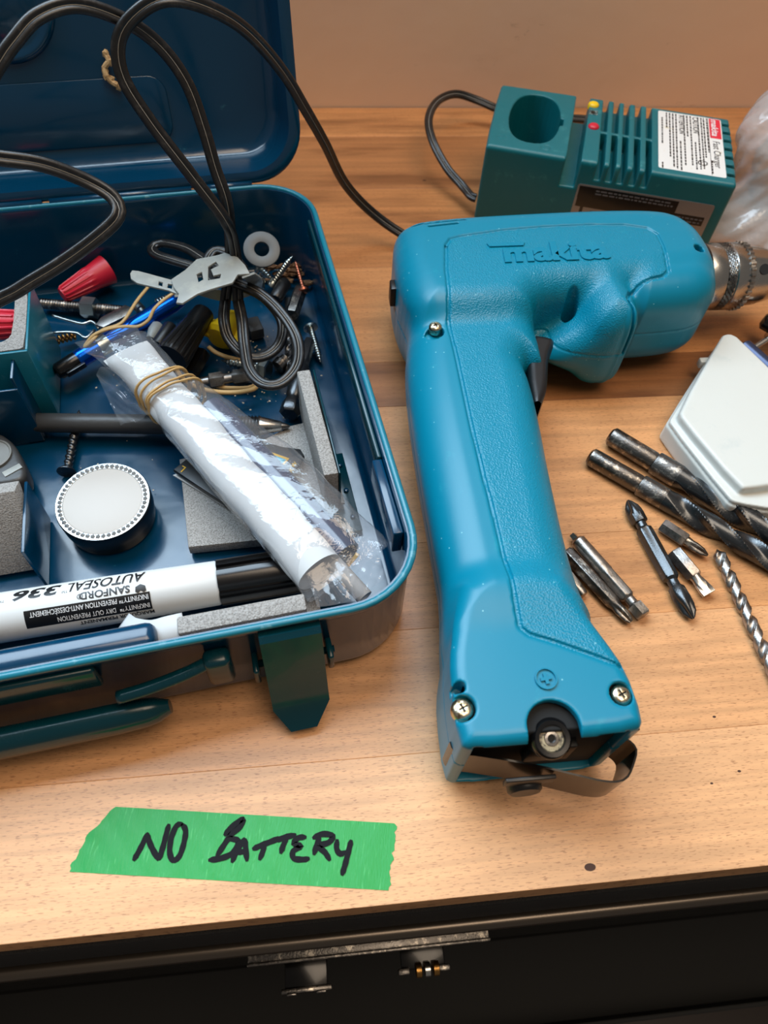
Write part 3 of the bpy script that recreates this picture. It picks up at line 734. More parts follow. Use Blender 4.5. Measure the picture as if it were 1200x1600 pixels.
# drill-frame helper
def dpart(name, m, mat, label=None, parent=None, sharp=45, kind=None):
    return part(name, mesh(*xf(m, Matrix.Translation(-OD)), sharp=sharp), mat, parent or dl, label, kind)
def drape(m, px, py, z, ang, h):
    """lay flat glyphs on the drill: origin at the picture point, turned by ang degrees, given a thickness h"""
    o = G(px, py, z); R_ = Matrix.Rotation(math.radians(ang), 4, 'Z'); m = refine(m, 1.6); m = solid_text(m, 1.0); vs = []
    for v in m[0]:
        p = R_ @ Vector((v[0], v[1], 0)); x, y = o.x+p.x, o.y+p.y
        vs.append((x, y, surf_z(x, y)+(h if v[2] > .5 else -.4)))
    return vs, m[1]
logo = text_mesh('makita', 20.5, bold=.8, shear=.10, sx=1.04)
bar = ([(-5, 12.4, 0), (13, 12.4, 0), (14.5, 15.0, 0), (-6, 15.0, 0)], [(0, 1, 2, 3)])
dpart('embossed_lettering', drape(join(logo, bar), 787, 411, 63, 1.5, .8), M['teal'], 'raised moulded maker lettering', sharp=40)
# plus mark in a ring near the base
def ringm(r0, r1, n=28): return [(r*math.cos(a), r*math.sin(a), 0) for a in np.linspace(0, 6.283, n, endpoint=False) for r in (r0, r1)], [(2*i, 2*i+1, (2*i+3) % (2*n), (2*i+2) % (2*n)) for i in range(n)]
plus = join(ringm(3.4, 3.9), ([(-2, -.6, 0), (2, -.6, 0), (2, .6, 0), (-2, .6, 0)], [(0, 1, 2, 3)]), ([(-.6, .6, 0), (.6, .6, 0), (.6, 2, 0), (-.6, 2, 0)], [(0, 1, 2, 3)]), ([(-.6, -2, 0), (.6, -2, 0), (.6, -.6, 0), (-.6, -.6, 0)], [(0, 1, 2, 3)]))
dpart('plus_mark', drape(plus, 852, 1062, 56, 8, .9), M['teal'], 'raised plus sign in a ring')
# screws
def phillips_screw(c, r, zc):
    th = np.linspace(0, 2*math.pi, 32, endpoint=False)
    pts = []
    for rr, hh in ((r, -3), (r, -.2), (r*.93, .5), (r*.7, 1.1), (r*.42, 1.35)):
        pts.append([(c.x+rr*math.cos(t), c.y+rr*math.sin(t), zc+hh) for t in th])
    crs = [(c.x+r*.6*max(.22, abs(math.cos(2*(t-.4)))**3)*math.cos(t), c.y+r*.6*max(.22, abs(math.cos(2*(t-.4)))**3)*math.sin(t)) for t in th]
    pts.append([(x, y, zc+1.25) for x, y in crs]); pts.append([(x, y, zc+.2) for x, y in crs])
    vs = [p for q_ in pts for p in q_]; fs = [(i*32+j, i*32+(j+1) % 32, (i+1)*32+(j+1) % 32, (i+1)*32+j) for i in range(len(pts)-1) for j in range(32)]
    head = vs, fs; rec = ([(x, y, zc+.25) for x, y in crs], [tuple(range(32))]); return head, rec
for px, py, z, r, zc in ((681, 509, 56, 3.4, surf_z(*G(681, 507, 58).xy)+4.2), (723, 1107, 56, 3.9, 54.0), (971, 1085, 56, 3.7, 54.0)):
    hd, rec = phillips_screw(G(px, py, zc+.5), r, zc)
    s_ = dpart('screw', hd, 'goldsteel', 'yellowed cross-head screw'); dpart('screw_recess', rec, 'hole', parent=s_)
# trigger
ta = G(843, 600, HZ)
trig = smooth_poly([(G(x, y, 34).x, G(x, y, 34).y) for x, y in ((822, 540), (856, 545), (862, 552), (852, 575), (851, 605), (849, 628), (840, 650), (828, 655), (820, 600))], 1)
def trig_sdf(X, Y, Z):
    X2, Y2 = np.broadcast_arrays(X[..., 0], Y[..., 0]); return extr(poly_sdf(X2.astype(np.float32), Y2.astype(np.float32), trig)[:, :, None], np.abs(Z-33)-10, 3.0)
p_, q_ = nets(trig_sdf, (100, 225, 20), (140, 290, 46), .7)
part('trigger', np_mesh(p_-np.array([OD.x, OD.y, 0], np.float32), q_), 'black', dl)
# small switch at the rear
sw = G(618, 458, 40); dpart('reversing_switch', box(sw.x-3.2, sw.x+1.2, sw.y-4, sw.y+4, 34, 46, .8), 'black')
# chuck: collar, knurled sleeve, nose with key holes
CM = Matrix.Translation((-6.5, AX_Y+1.5, AX_Z))
ck = dpart('chuck_body', xf(rings([(226, 14, 'o'), (230, 18.1, 'o'), (231.5, 18.6, 'o'), (240.2, 18.6, 'o'), (240.8, 18.1, 'o'), (246.0, 18.1, 'o'), (246.6, 18.8, 'o'), (253.2, 18.8, 'o'), (253.8, 18.2, 'o')], 64), CM), 'steel', 'bright ribbed steel chuck sleeve')
dpart('rubber_collar', xf(rings([(226, 19.5, 'o'), (230, 20.0, 'o'), (231.2, 19.3, 'o'), (231.2, 16, 'o')], 48), CM), 'black', parent=ck)
kn_ = radial(np.arange(241.0, 245.9, .5), lambda x, t: 18.4+.4*np.cos(40*t+x*5), 160)
dpart('knurled_band', xf(kn_, CM), 'darksteel', parent=ck)
gt = radial([253.6, 253.8, 256.2, 257.2], lambda x, t: (18.3+1.0*(np.cos(36*t) > 0)) if 253.7 < x < 256.5 else np.full(t.shape, 17.0), 216)
dpart('gear_teeth', xf(gt, CM), 'steel2', parent=ck)
dpart('chuck_nose', xf(rings([(256, 17.0, 'o'), (266, 16.2, 'o'), (278, 13.0, 'o'), (282, 10, 'o'), (282.3, 5.4, 'o'), (274, 5.2, 'o')], 64), CM), 'steel', parent=ck)
dpart('key_hole', xf(radial([0, 2.0], 3.0, 24), CM @ Matrix.Translation((262.5, 0, 0)) @ Matrix.Rotation(math.radians(40), 4, 'X') @ Matrix.Translation((0, 0, 15.0)) @ Matrix.Rotation(-math.pi/2, 4, 'Y')), 'hole', parent=ck)
for a in (0, 120, 240):
    R_ = Matrix.Rotation(math.radians(a), 4, 'X')
    dpart('chuck_jaw', xf(box(274, 286, -1.2, 1.2, 1.0, 4.6, .3), CM @ R_), 'steel2', parent=ck)
dpart('dark_bay_fill', box(47.5, 100.5, 67, 90, 8.0, 52, .8), 'hole')  # near-black block added to stand in for shade inside the battery bay
# spring clip across the open battery end and its two buttons
b1 = G(866, 1152, 47)
clip = [(G(x, y, 36).x, G(x, y, 36).y, 26) for x, y in ((703, 1160), (712, 1176), (750, 1182), (800, 1190), (850, 1200), (900, 1212), (940, 1221), (965, 1222), (980, 1214), (990, 1190), (993, 1172), (984, 1160), (975, 1154), (978, 1148), (998, 1140))]
dpart('spring_clip', sweep(spline(clip, 1.6), [(-.35, -11), (.35, -11), (.35, 11), (-.35, 11)], up=(0, 0, 1)), 'blacksteel', 'thin black spring steel clip', sharp=30)
cy = Matrix.Translation(G(862, 1154, 50)) @ Vector((0.0, -.35, .94)).to_track_quat('X', 'Z').to_matrix().to_4x4()
kb = dpart('clip_button', xf(rings([(-9, 5, 'o'), (-7, 7.0, 'o'), (-2, 7.2, 'o'), (0.3, 6.9, 'o'), (1.3, 6.0, 'o'), (1.2, 4.6, 'o'), (-.4, 4.2, 'o')], 40), cy), 'blackgloss', 'round black rubber button')
dpart('button_washer', xf(rings([(-.6, 4.3, 'o'), (-.2, 4.2, 'o'), (-.1, 2.6, 'o'), (-.8, 2.5, 'o')], 32), cy), pbr('worn_cream_plastic', (172, 156, 124), .6, wear=(60, 52, 44), wscale=500, wfrom=.45, wto=.6), parent=kb)
dpart('button_rivet', xf(rings([(-.8, 2.6, 'o'), (.2, 2.4, 'o'), (.3, 1.5, 'o'), (-.5, 1.1, 'o')], 24), cy), 'steel2', parent=kb)
bs = G(862, 1170, 38); dpart('button_bracket', box(bs.x-8.5, bs.x+8.5, bs.y-1.0, bs.y+4, 26, 42, .6), 'black')
b2 = G(828, 1218, 34); dpart('lower_bracket', box(b2.x-9, b2.x+9, b2.y-.8, b2.y+.8, 30, 36, .3), 'black')
cy2 = Matrix.Translation((b2.x, b2.y+1, 24)) @ Vector((0, -1, 0)).to_track_quat('X', 'Z').to_matrix().to_4x4()
dpart('clip_button', xf(rings([(0, 6.4, 'o'), (2.4, 6.4, 'o'), (3.4, 5.4, 'o'), (3.4, 3, 'o')], 32), cy2), 'black', 'second black button under the clip')

# ================================================================== CHARGER
ca, cb_ = G(762, 226, 54), G(1154, 289, 54); CA = math.atan2(cb_.y-ca.y, cb_.x-ca.x); CL = (cb_-ca).length
cg = thing('battery_charger', 'teal battery charger with round socket and vent ribs behind the drill', 'battery charger', (ca.x, ca.y, 0), CA)
CI = (Matrix.Translation((ca.x, ca.y, 0)) @ Matrix.Rotation(CA, 4, 'Z')).inverted()
def CLp(px, py, z): return CI @ G(px, py, z)
CD = CLp(783, 130, 54).y; HT = 54.0
t1 = CLp(884, 248, HT).x; t2 = CLp(909, 254, HT).x
tR = CLp(1145, 187, HT)
hc = CLp(836, 184, HT); hw = (CLp(877, 185, HT).x-CLp(796, 185, HT).x)/2; hh_ = (CLp(836, 146, HT).y-CLp(836, 222, HT).y)/2
vx = [CLp(x, 232, HT).x for x in (951, 968, 987, 1005, 1021)]
vent_sx = [(CLp(a, y, HT).x) for a, y in ((942, 230), (960, 230), (977, 230), (996, 230), (1014, 230))]
vy0, vy1, vm = CLp(985, 277, HT).y, CLp(985, 160, HT).y, CLp(985, 213, HT).y
c_out = smooth_poly([(-1.5, 0.5), (1, -.5), (CL-2, -.5), (CL, 1.5), (CL, CD-2), (CL-2, CD), (1, CD), (-1.5, CD-2)], 1)
print('charger', CL, CD, t1, t2, hc, hw, hh_, vent_sx, vy0, vy1, vm)
def charger_sdf(X, Y, Z):
    X2, Y2 = [a.astype(np.float32) for a in np.broadcast_arrays(X[..., 0], Y[..., 0])]
    F = extr(poly_sdf(X2, Y2, c_out)[:, :, None], np.abs(Z-27)-27, 2.6)
    x3, y3 = X2[:, :, None], Y2[:, :, None]
    slot = np.maximum(np.abs(x3-(t1+t2)/2-(y3*0.02))-(t2-t1)/2+.3, np.maximum(36-Z, -1e3)); F = np.maximum(F, -slot)
    hd = poly_sdf(X2, Y2, smooth_poly([(hc.x-hw, hc.y-hh_*.45), (hc.x-hw*.55, hc.y-hh_), (hc.x+hw*.55, hc.y-hh_), (hc.x+hw, hc.y-hh_*.45), (hc.x+hw, hc.y+hh_*.45), (hc.x+hw*.55, hc.y+hh_), (hc.x-hw*.55, hc.y+hh_), (hc.x-hw, hc.y+hh_*.45)], 2))
    hd = np.minimum(hd, np.maximum(np.abs(X2-hc.x-hw)-2.2, np.abs(Y2-hc.y)-4.5))[:, :, None]
    F = np.maximum(F, -np.maximum(hd, 12-Z))
    for sx_ in vent_sx:
        dx = np.abs(x3-sx_)-1.9
        a = np.maximum(dx, np.maximum(np.abs(y3-(vm+1.2+vy1+3)/2)-(vy1+3-vm-1.2)/2, 46-Z))
        b = np.maximum(dx, np.maximum(y3-(vm-1.2), 43-Z)); b = np.maximum(b, -(y3+3))
        F = np.maximum(F, -a); F = np.maximum(F, -b)
    for i in range(7):
        yy = 10+i*(CD-20)/6; F = np.maximum(F, -np.maximum(np.abs(y3-yy)-1.9, np.maximum(CL-6-x3, 46-Z)))
    for xx, yy in ((t1*.16, 9), (t1*.74, 4.6)):
        d = np.hypot(X2-xx, Y2-yy-3)[:, :, None]; F = np.maximum(F, -np.maximum(np.maximum(d-3.2, 2.7-d), 53.3-Z))
    return F
p_, q_ = nets(charger_sdf, (-4, -4, -1.5), (CL+3, CD+3, 56.5), .8)
cmesh = np_mesh(p_, q_); part('housing', cmesh, 'charger', cg)
def cp(name, m, mat, label=None, parent=None, sharp=45, kind=None): return part(name, mesh(*m, sharp=sharp), mat, parent or cg, label, kind)
for py_, mt, lb_ in ((162, 'yellow', 'round yellow indicator'), (196, 'red', 'round red indicator')):
    c_ = CLp(928, py_, HT+1); cp('indicator_lamp', xf(rings([(-2, 3.6, 'o'), (.6, 3.6, 'o'), (1.5, 2.8, 'o'), (1.9, 1.4, 'o')], 24), Matrix.Translation((c_.x, c_.y, HT)) @ Matrix.Rotation(-math.pi/2, 4, 'Y') @ Matrix.Rotation(0, 4, 'X')), mt, lb_)
c_ = CLp(927, 176, HT); cp('symbol_patch', box(c_.x-3, c_.x+3, c_.y-3, c_.y+3, HT-.2, HT+.15), pbr('faded_print', (150, 160, 156), .6, wear=(30, 60, 62), wscale=500, wfrom=.45, wto=.5))
cp('symbol_print', ([(c_.x-1.4, c_.y-2, HT+.2), (c_.x+1.8, c_.y-1.2, HT+.2), (c_.x+.6, c_.y+.4, HT+.2), (c_.x+1.2, c_.y+2, HT+.2), (c_.x-1.8, c_.y+1.4, HT+.2)], [(0, 1, 2, 3, 4)]), 'inkb')
# sticker on top, text reads from back to front
la_ = CLp(1030, 171, HT); lb2 = CLp(1128, 190, HT); lc = CLp(1133, 278, HT); ld = CLp(1027, 262, HT)
sx0, sx1 = (la_.x+ld.x)/2, (lb2.x+lc.x)/2; sy0, sy1 = (ld.y+lc.y)/2, (la_.y+lb2.y)/2
stk = cp('rating_sticker', prism(rrect(sx0, sx1, sy0, sy1, 1.5, 3), HT-.1, HT+.15), 'labelwhite', 'white printed rating sticker')
def down(m, x, y, z=HT+.2):                        # text whose lines run towards the viewer
    return xf(m, Matrix.Translation((x, y, z)) @ Matrix.Rotation(-math.pi/2, 4, 'Z'))
SH = sy1-sy0; print('sticker', sx0, sx1, sy0, sy1)
cp('red_field', prism([(sx1-8.0, sy1-.6), (sx1-8.0, sy1-SH*.36), (sx1-.6, sy1-SH*.36), (sx1-.6, sy1-.6)], HT+.1, HT+.2), 'labelred', parent=stk)
cp('sticker_lettering', down(text_mesh('makita', 6.2, .12, .15, sx=SH*.34/18.5), sx1-6.6, sy1-1.2, HT+.25), 'inkw', parent=stk)
cp('sticker_lettering', down(text_mesh('Fast Charger', 6.2, .05, sx=SH*.50/36), sx1-6.4, sy1-SH*.41, HT+.2), 'inkb', parent=stk)
cp('sticker_rule', box(sx1-8.9, sx1-8.6, sy0+1, sy1-1, HT+.1, HT+.2), 'inkb', parent=stk)
cp('sticker_lettering', down(text_mesh('CAUTION', 5.2, .1, sx=.9), sx0+(sx1-sx0)*.55, sy1-2, HT+.2), 'inkb', parent=stk)
cp('sticker_lettering', down(text_mesh('ATTENTION', 5.2, .1, sx=.85), sx0+(sx1-sx0)*.33, sy1-2, HT+.2), 'inkb', parent=stk)
lines = []; rr = random.Random(3)
for i, (fx, l0, l1) in enumerate(((.05, .12, .55), (.05, .9, .95), (.12, .02, .28), (.17, .02, .8), (.22, .02, .92), (.27, .02, .95), (.33, .5, .96), (.395, .02, .9), (.445, .02, .4), (.50, .02, .85), (.56, .48, .9), (.62, .02, .92), (.67, .02, .9), (.71, .02, .72), (.76, .02, .62), (.79, .75, .95))):
    x = sx0+(sx1-sx0)*fx; y = sy1-SH*l0
    while y > sy1-SH*l1:
        L_ = rr.uniform(1.2, 4.0); lines.append(([(x, y, HT+.2), (x, y-L_, HT+.2), (x+.95, y-L_, HT+.2), (x+.95, y, HT+.2)], [(0, 1, 2, 3)])); y -= L_+.7
cc_ = CLp(1103, 256, HT); m_ = ringm(2.4, 3.1); lines.append(([(v[0]+cc_.x-2, v[1]+cc_.y, HT+.2) for v in m_[0]], m_[1]))
lines.append(down(text_mesh('C', 3.4, .1), cc_.x-3.2, cc_.y+1.2, HT+.22))
cp('small_print', join(*lines), 'inkb', parent=stk, kind='stuff')
# black warning plate on the front face
def CF(px, py):                                    # picture point on the front face y = -.5
    o = CI @ Vector((0, 0, CAM_H)); d = CI.to_3x3() @ ray(px, py); t = (-.9-o.y)/d.y; return o+d*t
w1, w2, w3 = CF(903, 291), CF(1117, 324), CF(1095, 385); print('front label', w1, w2, w3)
fp = cp('warning_plate', xf(prism(rrect(w1.x, w2.x, 4, w2.z+1, 1.6, 3), 0, .35), Matrix.Translation((0, -.4, 0)) @ Matrix.Rotation(math.pi/2, 4, 'X')), 'labelsilver', 'dark warning plate with silver border')
FT = w2.z+1
def fq(x0, x1, z0, z1, y=-.85): return ([(x0, y, z0), (x1, y, z0), (x1, y, z1), (x0, y, z1)], [(0, 1, 2, 3)])
cp('black_field', join(fq(w1.x+1.5, w2.x-3, FT-15, FT-9), fq(w1.x+1.2, w2.x-22, FT-9, FT-1.2)), 'labelblack', parent=fp)
arrow = ([(w1.x+3, -.9, FT-6), (w1.x+9, -.9, FT-6), (w1.x+6, -.9, FT-1.6), (w1.x+5, -.9, 6), (w1.x+7, -.9, 6), (w1.x+7, -.9, FT-6), (w1.x+5, -.9, FT-6)], [(0, 1, 2), (3, 4, 5, 6)])
cp('arrow_print', arrow, 'labelblack', parent=fp)
ll = []
for zz, xa, xb in ((FT-3, w1.x+12, w2.x-30), (FT-5, w1.x+12, w2.x-26), (FT-11, w2.x-30, w2.x-5), (FT-13.3, w2.x-34, w2.x-6), (FT-17.4, w1.x+12, w2.x-14)):
    x = xa
    while x < xb: L_ = rr.uniform(1, 4); ll.append(fq(x, x+L_, zz-.5, zz+.5, -.95)); x += L_+.8
cp('small_print', join(*ll), 'inkgrey', parent=fp, kind='stuff')

# ================================================================== POWER CORD (flat two-core cable)
def wv(px, py, v): return BW(BVp(px, py, v))
SEC = [(-3.3, 0), (-2.9, 1.15), (-1.7, 1.65), (-.6, 1.3), (0, .75), (.6, 1.3), (1.7, 1.65), (2.9, 1.15), (3.3, 0), (2.9, -1.15), (1.7, -1.65), (.6, -1.3), (0, -.75), (-.6, -1.3), (-1.7, -1.65), (-2.9, -1.15)]
cor = thing('power_cable', 'long black flat two-core cable bundled in the case and looping over the lid', 'cable', (0, 350, 0))
def cord(name, pts, tw=0.0, up=None, k_=1.0):
    P = spline(pts, 2.2); vs, fs = sweep(P, [(a*k_, b*k_) for a, b in SEC], twist=tw, up=up)
    o = part(name, mesh(*xf((vs, fs), Matrix.Translation((0, -350, 0))), sharp=70), 'rubber', cor); return o
def groove_line(parent, pts, tw=0.0, up=None, k_=1.0):
    P = spline(pts, 2.2)
    vs, fs = sweep(P, [(x*k_, y*k_) for x, y in ((-.28, .84), (0, 1.0), (.28, .84), (0, .7))], twist=tw, up=up)
    part('glint_dust_line', mesh(*xf((vs, fs), Matrix.Translation((0, -350, 0)))), 'cordline', parent)  # pale strip carries the painted glint and dust of the groove
def cc(pts, tw=0.0, up=None, k_=.92):
    o = cord('cable_run', pts, tw, up, k_); groove_line(o, pts, tw, up, k_)
# A: bundle -> left loop over the lid and out of the picture
A_ = [wv(352, 470, 200), wv(358, 425, 206), wv(360, 385, 208), wv(355, 320, 208), wv(336, 262, 214), wv(318, 200, 220), wv(292, 130, 226), wv(250, 72, 230), wv(195, 32, 230), wv(120, 8, 226), wv(60, 25, 220), wv(22, 65, 214), wv(-2, 100, 210), wv(-40, 165, 204), wv(-90, 222, 196), wv(-105, 240, 188), wv(-60, 240, 178), wv(0, 247, 178), wv(70, 258, 180), wv(140, 285, 180), wv(178, 310, 176), wv(184, 338, 170), wv(150, 372, 165), wv(95, 412, 160), wv(30, 452, 155), wv(-40, 500, 150), BW((-215, 135, 40)), BW((-245, 118, 14)), BW((-290, 105, 6)), BW((-335, 110, 6))]
cc(A_, up=tuple(BU*.25-BV*.9+Vector((0, 0, .5))))
# B: bundle -> big loop -> over the right of the lid down behind the drill
B_ = [wv(372, 470, 196), wv(370, 425, 203), wv(366, 385, 205), wv(352, 345, 200), wv(300, 275, 206), wv(235, 190, 214), wv(192, 120, 220), wv(186, 62, 224), wv(215, 20, 226), wv(262, -2, 228), wv(325, 12, 232), wv(385, 48, 238), wv(440, 110, 246), wv(478, 172, 256), G(508, 225, 78), G(540, 288, 46), G(585, 335, 22), G(640, 372, 9), G(690, 388, 5), G(720, 388, 4)]
cc(B_, up=tuple(BU*.25-BV*.9+Vector((0, 0, .5))))
# bundle loops
bz = 30
cc([wv(352, 470, 200), G(350, 500, 34), G(358, 530, 30), G(385, 556, 26), G(415, 556, 24), G(438, 535, 25), G(440, 500, 27), G(412, 465, 32), G(372, 445, 38), G(330, 425, 40), G(275, 408, 38), G(245, 398, 36), G(238, 388, 35), G(252, 380, 36), G(290, 388, 40), G(330, 412, 44), G(372, 430, 46)], up=(0, 0, 1))
cc([wv(372, 470, 196), G(378, 500, 36), G(382, 540, 33), G(390, 578, 32), G(412, 600, 32), G(440, 598, 32), G(464, 570, 34), G(464, 530, 36), G(440, 490, 40), G(405, 458, 44), G(360, 440, 46), G(330, 440, 44), G(322, 415, 44), G(335, 392, 46), G(360, 398, 46), G(380, 420, 46)], up=(0, 0, 1))
# charger end loop
cs_ = CI @ G(741, 309, 12); D_ = [CI.inverted() @ Vector((-2.2, cs_.y, 12)), CI.inverted() @ Vector((-6, cs_.y+1.5, 12)), G(722, 290, 13), G(698, 262, 18), G(676, 220, 26), G(670, 185, 30), G(684, 158, 28), G(712, 147, 24), G(744, 156, 19), G(772, 168, 16), Vector((168, 556, 9)), Vector((230, 560, 4)), Vector((280, 548, 4))]
cc(D_, up=(0, -.5, .6))

# white nylon strap round the bundle
tz = 57
def P2(L, z): return [(G(x, y, z).x, G(x, y, z).y) for x, y in L]
head = P2([(268, 440), (290, 425), (308, 408), (340, 402), (352, 398), (372, 405), (384, 418), (391, 431), (372, 432), (364, 445), (330, 455), (310, 462), (286, 477), (276, 476), (280, 462), (272, 452)], tz)
h1 = P2([(308, 432), (316, 428), (318, 440), (311, 444)], tz); h2 = P2([(326, 420), (338, 412), (342, 418), (330, 424), (334, 434), (346, 431), (344, 438), (326, 441)], tz)
tail = P2([(203, 426), (206, 421), (216, 422), (272, 437), (284, 448), (277, 458), (262, 452), (214, 441), (204, 434)], tz)
h3 = P2([(248, 438), (254, 440), (253, 446), (247, 444)], tz); h4 = P2([(262, 442), (269, 443), (268, 450), (261, 448)], tz)
tieo = G(300, 440, tz)
tt = thing('cable_strap', 'translucent white nylon strap with square holes gripping the cable bundle', 'cable tie', tieo)
def tp_(name, m, parent=None): return part(name, mesh(*xf(m, Matrix.Translation(-tieo)), sharp=40), 'tie', parent or tt)
hd = prism(head, tz, tz+1.4, .4, 2, holes=(h1[::-1], h2[::-1])); tl = prism(tail, tz-1.6, tz-.4, .3, 2, holes=(h3[::-1], h4[::-1]))
tp_('buckle', hd); tp_('strap_tail', tl)
tp_('strap_band', sweep(spline([G(388, 430, tz+.6), G(400, 440, 42), G(392, 452, 30), G(350, 462, 28), G(300, 450, 34), G(285, 460, 46), G(284, 462, tz)], 2), [(-3.4, -.5), (3.4, -.5), (3.4, .5), (-3.4, .5)], up=tuple(BV)))

# ================================================================== THINGS IN THE CASE
FZ = 3.4                                            # enamelled floor of the case
def lathed(name, label, cat, a, b, spec, mat, n=36, group=None, roll=0.0, sharp=40):
    """single turned thing; spec x runs 0..1 along a-b, radii in mm"""
    loc, rot, L = along(a, b, roll)
    return single(name, mesh(*rings([(x*L, r, s) for x, r, s in spec], n), sharp=sharp), mat, label, cat, loc, rot, group)
def lathed_thing(name, label, cat, a, b, group=None, roll=0.0):
    loc, rot, L = along(a, b, roll); return thing(name, label, cat, loc, rot, group), L
def rp(o, name, spec, mat, n=36, label=None, sharp=40, L=1.0): return part(name, mesh(*rings([(x*L, r, s) for x, r, s in spec], n), sharp=sharp), mat, o, label)

# red wire nuts
def wire_nut(a, b, r0, r1, label, mat='red', name='wire_nut', cat='wire connector', group=None, nr=14):
    o, L = lathed_thing(name, label, cat, a, b, group)
    def rf(x, t):
        s = x/L; base = r0+(r1-r0)*s
        rib = .75*(r1/8)*(np.cos(nr*t) > .1)*(1 if .04 < s < .62 else 0)
        return base+rib*(1-s)
    xs = [0, .02*L, .05*L]+list(np.linspace(.1*L, .6*L, 8))+[.66*L, .7*L, .9*L, L]
    part('cap', mesh(*radial(xs, rf, 112), sharp=30), mat, o)
    rp(o, 'open_end', [(1.001, r1*.86, 'o'), (.93, r1*.7, 'o')], 'hole', L=L)
    return o
wire_nut(G(97, 461, 14), G(168, 421, 16), 3.9, 8.6, 'red ribbed wire nut lying behind the hex bolt, wide end to the right')
wire_nut(G(30, 506, 34), G(-34, 508, 34), 6.2, 8.6, 'red ribbed wire nut nestled in the foam-lined holder')

# big black fluted connector and its neighbours
wire_nut(G(266, 562, 22), G(318, 490, 20), 8.8, 6.0, 'large black ribbed connector cap right of the plastic bag', 'black', nr=18)
lathed('hex_sleeve', 'short black hexagonal sleeve below the black ribbed cap', 'connector', G(296, 586, 9), G(316, 552, 10), [(0, 4.6, 6), (.05, 5, 6), (1, 5, 6)], 'blackgloss')
lathed('black_plug', 'slim black plug between the blue pen and the ribbed cap', 'plug', G(247, 540, 14), G(268, 508, 16), [(0, 3.6, 'o'), (.1, 4, 'o'), (.9, 4, 'o'), (1, 3, 'o')], 'black')
lathed('white_peg', 'small pale translucent peg beside the blue pen', 'peg', G(236, 530, 14), G(248, 506, 16), [(0, 2.6, 'o'), (.5, 3.8, 'o'), (.9, 3.2, 'o'), (1, 2.0, 'o')], 'tie')

# long bolt with square nut
bo, L = lathed_thing('threaded_bolt', 'long dark threaded bolt with a nut, left of the blue pen', 'bolt', G(64, 474, 8), G(196, 486, 9))
def thr(r, pitch, dep=.55): return lambda x, t: r-dep*(1-np.abs(2*(((t/(2*math.pi)+x/pitch) % 1))-1))
part('thread', mesh(*radial(np.arange(0, L, .3), thr(3.1, 1.5), 24)), 'darksteel', bo)
rp(bo, 'hex_nut', [(.50, 5.6, 6), (.505, 6.2, 6), (.66, 6.2, 6), (.665, 5.6, 6)], 'zinc', label='bright hexagonal nut', L=L)
# steel clip plate
q = [(150, 509), (158, 498), (196, 478), (206, 482), (200, 494), (162, 513)]
cp2 = thing('steel_clip', 'flat grey steel clip with two bent wire legs left of the rubber band', 'clip', G(175, 495, 14))
cl_ = lambda m: xf(m, Matrix.Translation(-G(175, 495, 14)))
part('plate', mesh(*cl_(prism(P2(q, 14), 13, 15, .4)), sharp=40), 'steel2', cp2)
for pts in (((82, 493), (105, 500), (130, 506), (140, 502), (148, 505), (154, 514)), ((84, 520), (105, 519), (122, 521), (134, 528), (148, 516))):
    part('wire_leg', mesh(*cl_(tube(spline([G(x, y, 14-i*.3) for i, (x, y) in enumerate(pts)], 1.5), .8, 8))), 'zinc', cp2)
sp = lambda a, b, r, n: [Vector(a).lerp(Vector(b), i/(n*10))+Vector((0, r*math.cos(i*.628), r*math.sin(i*.628))) for i in range(n*10+1)]
single('coil_spring', mesh(*tube(sp((0, 0, 0), (13, 0, 0), 2.4, 7), .5, 6)), 'zinc', 'small coil spring between the wire nut and the blue pen', 'spring', G(246, 474, 14), .55)
single('coil_spring', mesh(*tube(sp((0, 0, 0), (11, 0, 0), 2.0, 5), .7, 6)), 'brass', 'small brownish coil spring left of the metallic blue pen', 'spring', G(86, 532, 8), .35)
lathed('steel_bushing', 'small steel bushing under the tan rubber band', 'bushing', G(212, 476, 10), G(226, 490, 10), [(0, 2, 'o'), (.1, 3, 'o'), (.6, 3, 'o'), (.65, 1.9, 'o'), (1, 1.7, 'o')], 'zinc')

# metallic blue pen
a, b_ = G(92, 580, 14), G(284, 466, 18)
pn, L = lathed_thing('blue_pen', 'metallic blue pen with silver band and black end, under the bag', 'pen', a, b_)
rp(pn, 'end_cap', [(-.02, 3.2, 'o'), (0, 4.4, 'o'), (.14, 4.8, 'o'), (.145, 3.6, 'o')], 'blackgloss', label='black end cap', L=L)
rp(pn, 'barrel', [(.12, 4.0, 'o'), (.16, 5.0, 'o'), (.92, 5.0, 'o'), (.99, 4.2, 'o'), (1.0, 3.4, 'o')], 'bluemet', L=L)
rp(pn, 'band', [(.30, 5.0, 'o'), (.302, 5.25, 'o'), (.378, 5.25, 'o'), (.38, 5.0, 'o')], 'zinc', label='silver band', L=L)
part('pocket_clip', mesh(*box(.02*L, .16*L, -6.4, -4.4, -1.6, 1.6, .5), sharp=40), 'blackgloss', pn)

